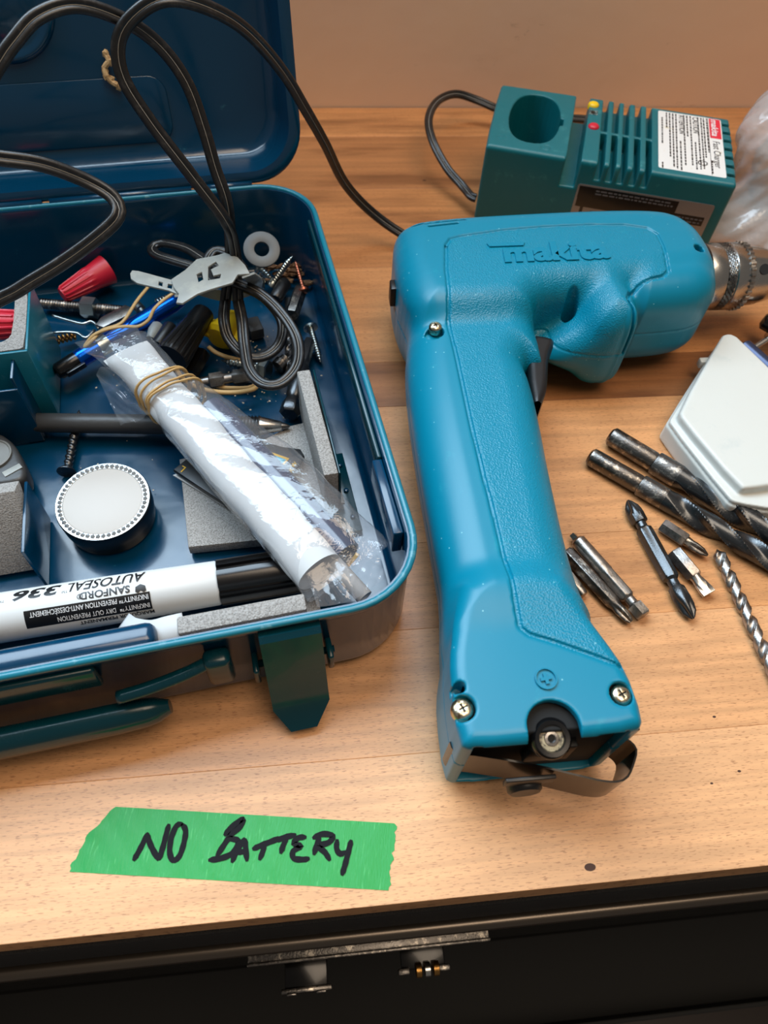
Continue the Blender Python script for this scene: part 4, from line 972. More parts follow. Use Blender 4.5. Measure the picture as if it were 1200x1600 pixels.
# rubber bands
def band(name, label, pts, r=.9, closed=False, n=8):
    o = mesh(*sweep(spline(pts, 1.5, closed), [(r*math.cos(t), r*.75*math.sin(t)) for t in np.linspace(0, 6.283, n, endpoint=False)], closed)); return single(name, o, 'tan', label, 'rubber band')
band('rubber_band', 'thin tan rubber band snaking over the metallic blue pen', [G(x, y, z) for x, y, z in ((232, 448, 26), (214, 470, 26), (196, 498, 25), (184, 508, 24), (160, 516, 24), (146, 530, 23), (132, 542, 20), (146, 524, 24), (170, 514, 26), (196, 510, 26), (216, 510, 27), (232, 500, 27), (240, 484, 26), (254, 470, 27), (274, 456, 28))], 1.0)
band('rubber_band', 'wide flat tan rubber band curving right of the plastic bag', [G(x, y, z) for x, y, z in ((272, 572, 30), (286, 592, 24), (305, 604, 18), (335, 612, 14), (370, 613, 12), (396, 608, 11), (402, 600, 9), (388, 606, 6), (350, 606, 6), (330, 600, 6))], 1.3)
band('rubber_band', 'tan rubber band end showing beside the yellow connector', [G(x, y, z) for x, y, z in ((326, 542, 14), (336, 550, 13), (352, 557, 12), (372, 562, 10), (384, 566, 8))], 1.3)

# yellow connector
yc = thing('yellow_connector', 'bright yellow winged wire connector behind the cable loop', 'wire connector', G(352, 520, 10))
yl = lambda m: xf(m, Matrix.Translation(-G(352, 520, 10)))
wr = lambda m: m
part('shell', mesh(*xf(rings([(-13, 4.0, 'o'), (-12, 5, 'o'), (4, 8.6, 'o'), (6, 8.8, 'o'), (8, 6.5, 'o')], 32), Matrix.Rotation(math.radians(-118), 4, 'Z') @ Matrix.Translation((0, 0, 2))), sharp=40), 'yellow', yc)
part('wing', mesh(*xf(box(-4, 9, -13, -5, 1, 4, 1.2), Matrix.Rotation(math.radians(-118), 4, 'Z')), sharp=40), 'yellow', yc)
part('wing', mesh(*xf(box(-4, 9, 5, 13, 1, 4, 1.2), Matrix.Rotation(math.radians(-118), 4, 'Z')), sharp=40), 'yellow', yc)
single('grey_clip', mesh(*box(-4, 4, -6, 6, 0, 7, 1), sharp=40), 'dkgrey', 'small dark grey block framed by the cable loops', 'clip', G(399, 520, FZ), .3)

# screws and hardware in the back corner
def screw_thing(label, a, b, r, head_r, mat, headkind='pan', pitch=1.6, name='screw', group=None, tip=True):
    """head at a, point at b"""
    o, L = lathed_thing(name, label, 'screw', a, b, group)
    f = thr(r, pitch, r*.32)
    part('threaded_shank', mesh(*radial(np.arange(1.0, L, .3), lambda x, t: f(x, t)*(1 if not tip else min(1, max(.08, (L-x)/(2.2*r)))), 20)), mat, o)
    if headkind == 'pan': sp_ = [(1.2, r, 'o'), (1.0, head_r, 'o'), (-.2, head_r*.95, 'o'), (-1.2, head_r*.6, 'o'), (-1.4, head_r*.2, 'o')]
    elif headkind == 'hex': sp_ = [(2, r, 'o'), (1.8, head_r*1.25, 'o'), (1.0, head_r*1.25, 'o'), (.9, head_r, 6), (-2.6, head_r, 6), (-3.2, head_r*.85, 6)]
    elif headkind == 'dome': sp_ = [(2, r, 'o'), (1.8, head_r, 'o'), (.6, head_r, 'o'), (-1.2, head_r*.86, 'o'), (-2.6, head_r*.55, 'o'), (-3, head_r*.2, 'o')]
    else: sp_ = [(3, r, 'o'), (.4, head_r, 'o'), (0, head_r, 'o'), (-.1, head_r*.9, 'o')]
    part('head', mesh(*rings(sp_, 30), sharp=35), mat, o); return o
screw_thing('silver screw alone by the right wall of the case, above the foam', G(485, 511, 12), G(501, 566, 6), 1.9, 4.2, 'zinc')
screw_thing('long silver screw pointing to the back corner under the washer', G(424, 446, 10), G(457, 400, 26), 2.1, 3.6, 'zinc', 'flat')
screw_thing('short silver screw beside the long one, round head to the left', G(404, 418, 17), G(428, 438, 12), 2.4, 4.0, 'zinc')
screw_thing('tiny bright screw standing head up below the washer', G(404, 438, 16), G(414, 452, 7), 1.8, 3.6, 'zinc', 'dome')
screw_thing('pinkish copper screw with a dark head near the right wall', G(475, 455, 16), G(461, 407, 24), 1.3, 3.4, 'copper', 'pan')
screw_thing('fat silver lag screw with hexagonal head under the cable loop', G(412, 577, 10), G(345, 563, 8), 2.8, 6.2, 'zinc', 'hex', 2.4)
screw_thing('black coarse-threaded screw standing behind the round tin', G(104, 738, 6), G(124, 640, 8), 2.3, 4.6, 'blackox', 'flat', 3.2)
wsh = thing('washer', 'large dull grey flat washer leaning in the back corner of the case', 'washer', G(409, 391, 29), Matrix.Rotation(.12, 3, 'Z') @ Matrix.Rotation(.55, 3, 'X'))
part('disc', mesh(*radial([0, .01], 1, 3)) if False else mesh(*[(lambda m: m)(prism([(10.6*math.cos(t), 10.6*math.sin(t)) for t in np.linspace(0, 6.283, 40, endpoint=False)], 0, 1.8, .3, 2, holes=([(4.3*math.cos(t), 4.3*math.sin(t)) for t in np.linspace(0, 6.283, 24, endpoint=False)][::-1],)))][0], sharp=40), pbr('galvanised_grey', (84, 86, 86), .5, .4), wsh)
# black driver bits and sockets
def black_tool(label, a, b, spec, mat='blackox', name='driver_bit', group=None, cat='driver bit'): return lathed(name, label, cat, a, b, spec, mat, 36, group)
black_tool('black nut driver with round collar, nearest the upright foam', G(452, 648, 9), G(484, 532, 10), [(0, 4.6, 6), (.02, 5.6, 6), (.14, 5.6, 6), (.17, 4, 'o'), (.2, 3.4, 'o'), (.24, 4.6, 'o'), (.6, 4.6, 'o'), (.64, 3.4, 'o'), (.7, 3.4, 6), (.98, 3.4, 6), (1, 2.9, 6)], name='nut_driver')
black_tool('dull steel hexagonal shank among the screws by the right wall', G(456, 492, 14), G(470, 452, 14), [(0, 3.8, 6), (.03, 4.1, 6), (.96, 4.1, 6), (1, 3.4, 6)], 'darksteel')
def twist_drill(o, L, s0, r, turns, mat, n=40, tipx=1.0, name='flutes'):
    def rf(x, t):
        k_ = x/L; a = t-turns*2*math.pi*(x-s0)/(L-s0); fade = min(1, max(0, (x-s0)/(2.2*r)))
        d = np.abs(((a+math.pi/2) % math.pi)-math.pi/2)/(math.pi/2)
        prof = 1-.50*fade*np.clip(1-(d/.50)**2, 0, 1)**.7-(.06*fade*((d > .60)))
        end = min(1, max(.03, (L*tipx-x)/(r*1.0)))
        return r*np.minimum(prof, 1)*end
    return part(name, mesh(*radial(list(np.arange(s0, L, .45 if r > 3 else .3))+[L], rf, n), sharp=50), mat, o)
bt, L = lathed_thing('twist_drill', 'thin dark twist bit lying under the cable loop near the right wall', 'drill bit', G(452, 470, 7), G(454, 592, 7))
twist_drill(bt, L, L*.3, 3.0, 2.4, 'blackox'); rp(bt, 'shank', [(0, 2.8, 'o'), (.3, 3, 'o'), (.31, 3, 'o')], 'blackox', L=L)
lathed('black_cap', 'little black round cap right of the long silver screw', 'cap', G(430, 468, 12), G(446, 440, 12), [(0, 3, 'o'), (.1, 4, 'o'), (.9, 4, 'o'), (1, 3, 'o')], 'black')  # small round black cap
lathed('hex_key_bit', 'steel double-hex adapter lying below the lag screw', 'driver bit', G(298, 600, 8), G(392, 586, 9), [(0, 2.4, 'o'), (.3, 3.0, 'o'), (.32, 4.3, 6), (.52, 4.3, 6), (.56, 2.8, 'o'), (.68, 2.8, 'o'), (.72, 4.3, 6), (.97, 4.3, 6), (1, 3.7, 6)], 'steel2')
lathed('dark_ferrule', 'dark metal ferrule beneath the long black bit by the wall', 'ferrule', G(432, 575, 7), G(446, 560, 8), [(0, 3, 'o'), (.1, 4, 'o'), (.6, 4, 'o'), (.7, 3, 'o'), (1, 3, 'o')], 'darksteel')

# debris
rd = random.Random(5); ds = []
for i in range(46):
    p = BL(rd.uniform(412, 488), rd.uniform(392, 448), 5); ds.append(ico(rd.uniform(1.2, 3.2), 1, 1.6, .8, .6, .6, BW((min(p.x, -11), min(p.y, 256), FZ+rd.uniform(.5, 7))), rd))
single('wood_debris', mesh(*join(*ds), smooth=False), 'wood_debris', 'heap of brown chips in the back right corner of the case', 'debris')['kind'] = 'stuff'
ds = []
for i in range(150):
    z = FZ+.3; cx_, cy_, sx_, sy_ = rd.choice(((400, 560, 50, 60), (430, 540, 40, 40), (350, 600, 60, 30), (180, 560, 90, 60), (250, 720, 170, 90), (420, 620, 60, 30)))
    p = BL(rd.gauss(cx_, sx_*.6), rd.gauss(cy_, sy_*.6), z)
    if -160 < p.x < -12 and 10 < p.y < 255: ds.append(ico(rd.uniform(.15, .55), 1, 1.2, .9, .6, .5, BW((p.x, p.y, z)), rd))
o = single('crumbs', mesh(*join(*ds), smooth=False), 'crumb', 'pale dust crumbs scattered over the teal case floor', 'dust'); o['kind'] = 'stuff'

# engineer's scriber / mechanical pencil
pc, L = lathed_thing('mechanical_pencil', 'dark clutch pencil with grooved grip and silver cone tip, under the bag', 'pencil', G(28, 660, 12), G(453, 666, 12))
rp(pc, 'barrel', [(0, 4.0, 'o'), (.01, 4.8, 'o'), (.3, 5.0, 'o'), (.76, 5.0, 'o')], 'dkgrey', L=L)
gr_ = [(.76, 5.0, 'o')]+[(.76+i*.0125+d_, 5.2 if d_ not in (.004, .008) else 4.5, 'o') for i in range(10) for d_ in (0, .004, .008, .012)]+[(.89, 5.0, 'o')]
rp(pc, 'grip', gr_, 'black', L=L); rp(pc, 'cone_tip', [(.885, 4.9, 'o'), (.89, 4.8, 'o'), (.965, 2.6, 'o'), (.97, 2.0, 'o')], 'steel', label='silver cone', L=L)
rp(pc, 'lead_point', [(.965, 2.0, 'o'), (.985, 1.5, 'o'), (1.0, .4, 'o')], 'darksteel', L=L)

# round tin with rhinestone rim
tc = G(160, 778, 20); tn = thing('round_tin', 'round black tin with white enamel top and sparkling stone rim', 'tin', (tc.x, tc.y, FZ), Matrix.Rotation(math.radians(3), 3, 'X'))
R_ = 21.2
part('tin_base', mesh(*xf(rings([(0, R_-2, 'o'), (.8, R_-1, 'o'), (6.2, R_-1, 'o'), (6.6, R_-1.6, 'o')], 72), Matrix.Rotation(-math.pi/2, 4, 'Y')), sharp=40), 'blackgloss', tn)
part('tin_lid', mesh(*xf(rings([(6.8, R_-1.4, 'o'), (7.2, R_-.2, 'o'), (14.6, R_, 'o'), (15.6, R_-.3, 'o'), (15.8, R_-1, 'o'), (14.9, R_-1.4, 'o'), (14.8, 2, 'o')], 72), Matrix.Rotation(-math.pi/2, 4, 'Y')), sharp=40), 'blackgloss', tn)
part('stone_ring', mesh(*xf(rings([(14.6, R_-.6, 'o'), (15.75, R_-.5, 'o'), (15.8, R_-3.4, 'o'), (14.6, R_-3.5, 'o')], 64), Matrix.Rotation(-math.pi/2, 4, 'Y')), sharp=40), 'steel', tn)
part('enamel_top', mesh(*xf(rings([(14.6, R_-3.4, 'o'), (15.7, R_-3.6, 'o'), (15.9, R_-4.2, 'o'), (15.9, 1, 'o')], 64), Matrix.Rotation(-math.pi/2, 4, 'Y')), sharp=40), 'mirror', tn)
bm = bmesh.new(); bmesh.ops.create_icosphere(bm, subdivisions=1, radius=1.25*MM); gem = bpy.data.meshes.new('gem'); bm.to_mesh(gem); bm.free(); gem.materials.append(M['gem'])
for i in range(52):
    t = 2*math.pi*i/52; g_ = bpy.data.objects.new('rhinestone', gem); C.objects.link(g_); g_.parent = tn
    g_.location = ((R_-2.3)*math.cos(t)*MM, (R_-2.3)*math.sin(t)*MM, 15.5*MM)

# small grey tape measure / lighter at the left edge
gm = thing('tape_measure', 'small dark grey keyring tape measure at the left edge above the foam', 'tape measure', G(-15, 735, FZ))
gl_ = lambda m: xf(m, Matrix.Translation(-G(-15, 735, FZ)))
bd = smooth_poly(P2([(-90, 690), (-40, 672), (0, 676), (22, 692), (34, 716), (42, 736), (36, 752), (10, 758), (-90, 770)], 16), 1)
part('case', mesh(*gl_(prism(bd, FZ, 17, 2.5, 3)), sharp=60), 'dkgrey', gm)
part('face_disc', mesh(*gl_(xf(rings([(0, 9, 'o'), (1.2, 9, 'o'), (1.5, 8.2, 'o'), (.9, 7.8, 'o')], 40), Matrix.Translation(G(-12, 712, 17)) @ Matrix.Rotation(-math.pi/2, 4, 'Y'))), sharp=40), 'grey', gm)
part('side_label', mesh(*gl_(prism(P2([(3, 738), (30, 724), (35, 730), (8, 745)], 17.4), 17, 17.5, .1)), sharp=40), 'tie', gm, 'pale strip')
part('belt_ring', mesh(*gl_(join(box(*[v for v in (G(2, 768, 10).x, G(36, 768, 10).x, G(2, 768, 10).y-4, G(2, 768, 10).y+2)], 4, 10, 1.2)))), 'black', gm)
for x in (18, 24, 30): part('ring_slot', mesh(*gl_(box(G(x, 762, 10.3).x-.5, G(x, 762, 10.3).x+.5, G(x, 762, 10.3).y-2, G(x, 762, 10.3).y+1.4, 9.8, 10.3, .1))), 'hole', gm)

# matchbook under the bag
mb = thing('matchbook', 'black matchbook with a small framed picture lying on the foam under the bag', 'matchbook', G(375, 725, 14))
ml_ = lambda m: xf(m, Matrix.Translation(-G(375, 725, 14)))
cv = P2([(272, 738), (292, 722), (352, 676), (380, 684), (440, 702), (470, 706), (476, 716), (452, 748), (400, 772), (350, 790)], 13)
part('back_cover', mesh(*ml_(prism(P2([(270, 742), (350, 790), (362, 782), (300, 730)], 11), 10, 11, .2)), sharp=40), 'paper', mb, 'cream board edge')
part('cover', mesh(*ml_(prism(cv, 12, 15.5, .8, 2)), sharp=40), 'inkb', mb)
pic = P2([(396, 700), (420, 705), (452, 716), (436, 735), (410, 722)], 15.8); pic2 = P2([(401, 704), (420, 708), (447, 718), (434, 731), (412, 720)], 15.9)
pi = part('gold_frame', mesh(*ml_(prism(pic, 15.5, 15.75))), 'yolk', mb); part('picture', mesh(*ml_(prism(pic2, 15.7, 15.9))), pbr('seascape_print', (60, 170, 200), .5, wear=(210, 226, 220), wscale=300, wfrom=.5, wto=.6), pi, 'turquoise seascape print')
part('striker', mesh(*ml_(prism(P2([(446, 742), (470, 712), (474, 716), (452, 747)], 15.8), 15.5, 15.8))), 'dkgrey', mb)
for m_ in ((('X'), 458, 736), (('W'), 462, 728)):
    p = G(m_[1], m_[2], 16); part('gold_lettering', mesh(*ml_(xf(text_mesh(m_[0], 3.2), Matrix.Translation((p.x-1, p.y-1, 15.95)) @ Matrix.Rotation(.9, 4, 'Z')))), 'yolk', mb)
p = G(288, 733, 16); part('gold_lettering', mesh(*ml_(xf(text_mesh('L', 5, .05), Matrix.Translation((p.x+1, p.y+1, 15.7)) @ Matrix.Rotation(2.5, 4, 'Z')))), 'yolk', mb)

# ------------------------------------------------------------------ permanent marker
ma, mb_ = G(-60, 975, 17), G(345, 910, 17)
loc, rot, ML = along(ma, mb_)
mk = thing('permanent_marker', 'thick white permanent marker with black ribbed cap along the front of the case', 'marker', loc, rot)
RM = 10.2
part('barrel', mesh(*rings([(-40, RM+.2, 'o'), (ML*.5, RM+.1, 'o'), (ML-1.5, RM-.6, 'o'), (ML-.6, RM-1.2, 'o'), (ML-.5, RM-2, 'o')], 64), sharp=40), 'white', mk)
capl = 38
part('cap', mesh(*radial([ML-.8, ML-.6, ML, ML+capl*.5, ML+capl-2, ML+capl], lambda x, t: (RM-.2)*(1-.14*(np.abs(np.cos(3*t+.5)) < .38))*(1 if x < ML+capl-1 else .86)*(1 if x > ML-.7 else .6), 180), sharp=25), 'blackgloss', mk)
def wrap(m, x0, th0, r=RM+.16, flip=True):
    """glyphs wrapped on the barrel; text runs from x0 towards the left end (read upside-down from the camera)"""
    m = refine(m, 1.5); vs = []
    for v in m[0]:
        x = x0-v[0]; t = th0+v[1]/r; vs.append((x, r*math.cos(t), r*math.sin(t)))
    return vs, [f[::-1] for f in m[1]]
# angle on the barrel: 90 degrees is straight up, 180 faces the viewer (-Y)
def wt(s, size, xpx, ypx, deg, bold=0, shear=0, sx=1.0, mat='inkb', name='printed_lettering'):
    rr2 = RM+(.32 if mat == 'inkw' else .16)
    x = (rot.inverted() @ (G(xpx, ypx, 25)-loc)).x
    return part(name, mesh(*wrap(text_mesh(s, size, bold, shear, sx), x, math.radians(deg), rr2)), mat, mk)
# glyph height grows towards smaller angle from the baseline, so the text reads upside-down
wt('AUTOSEAL', 7.8, 228, 905, 55, .10, .25, .80); wt('™', 3.0, 110, 920, 74, 0)
wt('336', 7.6, 98, 935, 56, .30, .2, 1.6); wt('™', 3, 12, 940, 74)
wt('SANFORD', 4.4, 205, 925, 92, .12, 0, 1.0); wt('®', 3.2, 132, 935, 94, .05)
sw_ = ([(0, 3.2, 0), (1, 3.9, 0), (2.2, 3.0, 0), (3.4, 3.9, 0), (4.4, 3.2, 0), (4.2, 1.2, 0), (2.2, .2, 0), (.3, 1.2, 0)], [tuple(range(8))])
x_ = (rot.inverted() @ (G(224, 918, 25)-loc)).x; part('printed_mark', mesh(*wrap(sw_, x_+1.5, math.radians(92))), 'inkb', mk)
xl0, xl1 = (rot.inverted() @ (G(238, 945, 22)-loc)).x, (rot.inverted() @ (G(42, 975, 22)-loc)).x
def patch(x0, x1, a0, a1, r): n = 14; vs = []; [vs.extend([(x0, r*math.cos(t), r*math.sin(t)), (x1, r*math.cos(t), r*math.sin(t))]) for t in np.radians(np.linspace(a0, a1, n))]; return vs, [(2*i, 2*i+1, 2*i+3, 2*i+2) for i in range(n-1)]
part('black_label', mesh(*patch(xl0, xl1, 114, 156, RM+.18)), 'inkb', mk)
wt('INKFINITY™  DRY OUT PREVENTION', 3.0, 233, 945, 139, .02, 0, .72, 'inkw'); wt('INKFINITY™ PREVENTION ANTI-DESSÈCHEMENT', 3.0, 233, 945, 119, .02, 0, .70, 'inkw')
wt('MARQUEUR PERMANENT', 2.6, 238, 955, 160, .08, 0, 1.0)
# curled paper scrap at the front
pp = [G(x, y, z) for x, y, z in ((186, 972, 30), (215, 980, 40), (250, 985, 46), (286, 990, 48))]
single('paper_scrap', mesh(*sweep(spline([G(190, 975, 24), G(205, 985, 36), G(235, 990, 46), G(262, 984, 49), G(288, 978, 49)], 2), [(-5, -.15), (5, -.15), (5, .15), (-5, .15)], up=(0, -.3, 1))), 'paper', 'curled white paper scrap under the front rim of the case', 'paper')

# ------------------------------------------------------------------ plastic bag with rolled paper and tube
bag = thing('plastic_bag', 'clear plastic bag bound with rubber bands, holding a paper roll and dark tube', 'plastic bag', G(380, 720, 30))
Bq = G(380, 720, 30); bl_ = lambda m: xf(m, Matrix.Translation(-Bq))
ax0, ax1 = G(205, 560, 38), G(512, 905, 34)
def sway(r, seed, amp):
    rn = np.random.RandomState(seed); ph = rn.rand(8)*6.28; fr = rn.uniform(.04, .5, 8); ka = rn.randint(1, 6, 8)
    return lambda x, t: r+amp*sum(np.sin(fr[i]*x+ka[i]*t+ph[i])/(1+.5*i) for i in range(8))
# rolled white paper
loc, rot2, PL = along(G(196, 548, 38), G(500, 893, 36)); Mr = Matrix.Translation(loc) @ rot2.to_4x4()
def pinch(x, t):
    s_ = min(1, max(0, x/26)); w_ = 1.12-.12*s_; h_ = .12+.88*math.sin(s_*math.pi/2)
    if s_ >= 1: return 1.0
    return 1/np.sqrt((np.cos(t)/w_)**2+(np.sin(t)/h_)**2)
part('paper_roll', mesh(*bl_(xf(radial(np.linspace(0, PL, 60), lambda x, t: pinch(x, t)*(10.6+.35*np.sin(.11*x+t)+.25*np.sin(.31*x-2*t))*np.ones_like(t), 48), Mr @ Matrix.Diagonal((1, 1, .86, 1)))), sharp=50), 'paper', bag, 'white paper roll')
e0 = Mr @ Vector((PL*.86, -7, 6)); 
# dark tube
loc2, rot3, TL = along(G(330, 640, 36), G(540, 868, 33)); Mt = Matrix.Translation(loc2) @ rot3.to_4x4()
part('dark_tube', mesh(*bl_(xf(rings([(0, 7.0, 'o'), (TL-4, 7.2, 'o'), (TL, 7.0, 'o'), (TL, 6, 'o'), (TL-4, 5.6, 'o')], 40), Mt)), sharp=40), pbr('blue_black_tube', (40, 50, 76), .2, coat=.4, wear=(120, 124, 134), wscale=200, wfrom=.6, wto=.7), bag, 'blue-black glossy tube')
part('thin_white_tube', mesh(*bl_(xf(rings([(0, 3.4, 'o'), (TL*.8, 3.6, 'o'), (TL*.8, 2.6, 'o'), (TL*.78, 2.5, 'o')], 28), Matrix.Translation(G(395, 740, 41)) @ along(G(395, 740, 41), G(518, 876, 34))[1].to_4x4() @ Matrix.Diagonal((.92, 1, 1, 1))))), 'paper', bag)
part('paper_tab', mesh(*bl_(join(prism(P2([(532, 900), (562, 865), (556, 862), (540, 880)], 24), 23, 23.4)))), 'yolk', bag, 'yellow printed tab')
part('paper_tab', mesh(*bl_(join(prism(P2([(528, 896), (545, 880), (540, 888), (534, 900)], 22), 21, 21.6)))), 'labelred', bag, 'red printed tab')
# film: a flattened tube along the roll, gathered at the bands, opening into a flared mouth above
loc4, rot4, FL = along(G(203, 553, 38), G(530, 905, 36)); Mf = Matrix.Translation(loc4) @ rot4.to_4x4()
rn = np.random.RandomState(11); ph = rn.rand(12)*6.28; ka = rn.randint(1, 9, 12); fr = rn.uniform(.05, .45, 12)
def frf(x, t):
    s = x/FL; w_ = 12.4+7.2*min(1, max(0, (s-.15)/.5)); h_ = 11.2
    if s > .88: w_ *= 1+.1*(s-.88)/.12; h_ *= 1-.75*(s-.88)/.12
    if abs(s-.21) < .1: k_ = 1-.10*math.cos((s-.21)/.1*math.pi/2); w_ *= k_; h_ *= k_
    r = ((np.abs(np.cos(t))/w_)**3.4+(np.abs(np.sin(t))/h_)**3.4)**(-1/3.4)
    return r+.35*sum(np.sin(fr[i]*x+ka[i]*t+ph[i]) for i in range(12))*.28
xs = np.linspace(0, FL, 110); fv, ff_ = radial(xs, frf, 72, caps=False)
fv = [(x, y+5.6*min(1, max(0, x/FL-.15)/.5), z) for x, y, z in fv]
part('film', mesh(*bl_(xf((fv, ff_), Mf))), 'film', bag, 'clear crinkled film')
# crumpled end in the case corner and fanned top end
def crumple(grid, zf, seed, amp=1.0):
    rn_ = np.random.RandomState(seed); n0, n1 = len(grid), len(grid[0]); vs = []
    ph_ = rn_.rand(10)*6.28; d1 = rn_.uniform(-9, 9, (10, 2))
    for i in range(n0):
        for j in range(n1):
            p = grid[i][j]; u, v = i/(n0-1), j/(n1-1)
            c_ = sum(abs(math.sin(d1[k_][0]*u+d1[k_][1]*v+ph_[k_]))/(1+.4*k_) for k_ in range(10))
            vs.append((p[0], p[1], p[2]+amp*(c_-2)))
    return vs, [(i*n1+j, i*n1+j+1, (i+1)*n1+j+1, (i+1)*n1+j) for i in range(n0-1) for j in range(n1-1)]
def patch4(a, b, c, d, n=36):
    a, b, c, d = map(Vector, (a, b, c, d)); return [[(a.lerp(b, j/(n-1))).lerp(d.lerp(c, j/(n-1)), i/(n-1)) for j in range(n)] for i in range(n)]
part('film_end', mesh(*bl_(crumple(patch4(G(540, 862, 34), G(590, 868, 30), G(604, 903, 28), G(552, 940, 38)), 0, 4, .7))), 'film', bag)
part('film_end', mesh(*bl_(crumple(patch4(G(470, 862, 34), G(540, 868, 40), G(556, 940, 34), G(496, 950, 40)), 0, 8, .6))), 'film', bag)
part('film_mouth', mesh(*bl_(crumple(patch4(G(118, 540, 26), G(214, 510, 36), G(262, 630, 42), G(196, 600, 40)), 0, 5, 1.6))), 'film', bag)
part('film_mouth', mesh(*bl_(crumple(patch4(G(150, 585, 24), G(195, 560, 36), G(250, 650, 40), G(190, 668, 22)), 0, 9, 1.8))), 'film', bag)
# top bulge filled with the paper roll end
# binding bands
for s, tl_, ln in ((.185, .10, 0), (.20, -.05, 0), (.235, .02, 0), (.25, .12, 0)):
    rr_ = []
    for t in np.linspace(0, 2*math.pi, 40, endpoint=False):
        r = float(frf(s*FL, np.array([t]))[0])+1.0; rr_.append(Mf @ Vector((s*FL+tl_*r*math.cos(t)*6/6, r*math.cos(t)+5.6*min(1, max(0, s-.15)/.5), r*math.sin(t))))
    part('rubber_band', mesh(*bl_(sweep(rr_, [(.85*math.cos(t), .6*math.sin(t)) for t in np.linspace(0, 6.283, 8, endpoint=False)], True))), 'tan', bag)

# ================================================================== DRIED SPRIG STUCK TO THE LID
o_ = BM @ LM; pts = [o_ @ Vector((lid_hit(x, y, YI-3).x, YI-2.2-.8*(i % 2), lid_hit(x, y, YI-3).z)) for i, (x, y) in enumerate(((166, 86), (170, 96), (163, 106), (166, 118), (174, 128), (184, 133)))]
dsg = [tube(spline(pts, 1.5), 1.5, 8)]
for p in pts: dsg += [ico(1.8, 1, 1, .8, 1.3, .6, (p.x+rd.uniform(-1, 1), p.y, p.z+rd.uniform(-1, 1)), rd)]
single('dried_husk', mesh(*join(*dsg), smooth=False), pbr('dry_husk', (200, 168, 122), .8, bump=.5, wear=(150, 110, 66), wscale=300, wfrom=.5, wto=.6), 'curled tan dried husk stuck to the inside of the lid', 'debris')

# ================================================================== LOOSE BITS ON THE BENCH
# two large drill bits
def big_bit(label, a, b, rs, rb, xs_, turns, name='twist_drill', phase=0.0):
    o, L = lathed_thing(name, label, 'drill bit', a, b, roll=phase)
    sL = xs_*L
    part('shank', mesh(*rings([(0, rs-1.4, 'o'), (1.2, rs-.1, 'o'), (2, rs, 'o'), (sL-1, rs, 'o'), (sL, rs-.3, 'o'), (sL+.4, rb-.2, 'o'), (sL+1.2, rb, 'o'), (sL+14, rb, 'o')], 48), sharp=35), 'darksteel', o, 'worn steel shank')
    twist_drill(o, L, sL+13, rb, turns, 'blackox', 56); return o
r1, r2 = 5.0, 5.6
big_bit('front large black twist drill with worn shank, near the white box', G(921, 712, r1), G(921, 712, r1)+(G(1199, 872, 6)-G(921, 712, r1))*1.5, 4.9, 5.6, .20, 1.3, phase=1.1)
big_bit('rear large black twist drill, touching the white box corner', G(953, 680, r2+.3), G(953, 680, r2+.3)+(G(1203, 832, 6.2)-G(953, 680, r2+.3))*1.55, 5.2, 6.2, .19, 1.25, phase=.2)
# small twist drill
o, L = lathed_thing('twist_drill', 'small silvery twist drill, tip up towards the big bits', 'drill bit', G(1250, 1140, 3.3), G(1120, 858, 3.3))
twist_drill(o, L, L*.22, 3.1, 2.9, 'steel2'); rp(o, 'shank', [(0, 3.0, 'o'), (.22, 3.1, 'o'), (.23, 3.1, 'o')], 'steel2', L=L)
# double-ended bit
o, L = lathed_thing('double_ended_bit', 'long black double-ended cross-head driver bit in the middle of the loose bits', 'driver bit', G(981, 782, 4), G(1083, 967, 4), roll=.4)
rp(o, 'bit_body', [(0, .6, 'o'), (.015, 1.6, 'p'), (.06, 3.4, 'p'), (.10, 4.0, 'p'), (.14, 4.1, 'o'), (.19, 4.1, 6), (.205, 3.8, 6), (.21, 2.6, 'o'), (.25, 2.6, 'o'), (.27, 3.9, 'o'), (.28, 4.1, 6), (.66, 4.1, 6), (.68, 3.8, 'o'), (.70, 2.6, 'o'), (.745, 2.6, 'o'), (.76, 3.8, 6), (.84, 4.0, 'o'), (.90, 3.9, 'p'), (.95, 3.2, 'p'), (.985, 1.6, 'p'), (1, .6, 'o')], 'blackox', 72, L=L)
# short insert bits
o, L = lathed_thing('insert_bit', 'short grey hexagonal insert bit with cross-head tip, above its flat twin', 'driver bit', G(1034, 820, 3.6), G(1106, 868, 3.6))
rp(o, 'hex_shank', [(0, 3.3, 6), (.03, 3.8, 6), (.50, 3.8, 6), (.53, 3.4, 6)], 'steel2', L=L); rp(o, 'cross_tip', [(.52, 2.6, 'o'), (.6, 2.4, 'o'), (.72, 2.9, 'p'), (.88, 2.4, 'p'), (.99, .9, 'p'), (1, .4, 'o')], 'darksteel', 64, L=L)
o, L = lathed_thing('insert_bit', 'short grey hexagonal insert bit with flat slotted blade', 'driver bit', G(1053, 862, 3.8), G(1108, 928, 3.6), roll=.2)
rp(o, 'hex_shank', [(0, 3.6, 6), (.03, 4.1, 6), (.56, 4.1, 6), (.60, 3.6, 6)], 'steel2', L=L); rp(o, 'flat_blade', [(.58, 2.8, 'o'), (.66, 2.5, 'o'), (.78, 3.0, 'b'), (.9, 3.4, 'f'), (1, 3.4, 'f')], 'steel', 64, L=L)
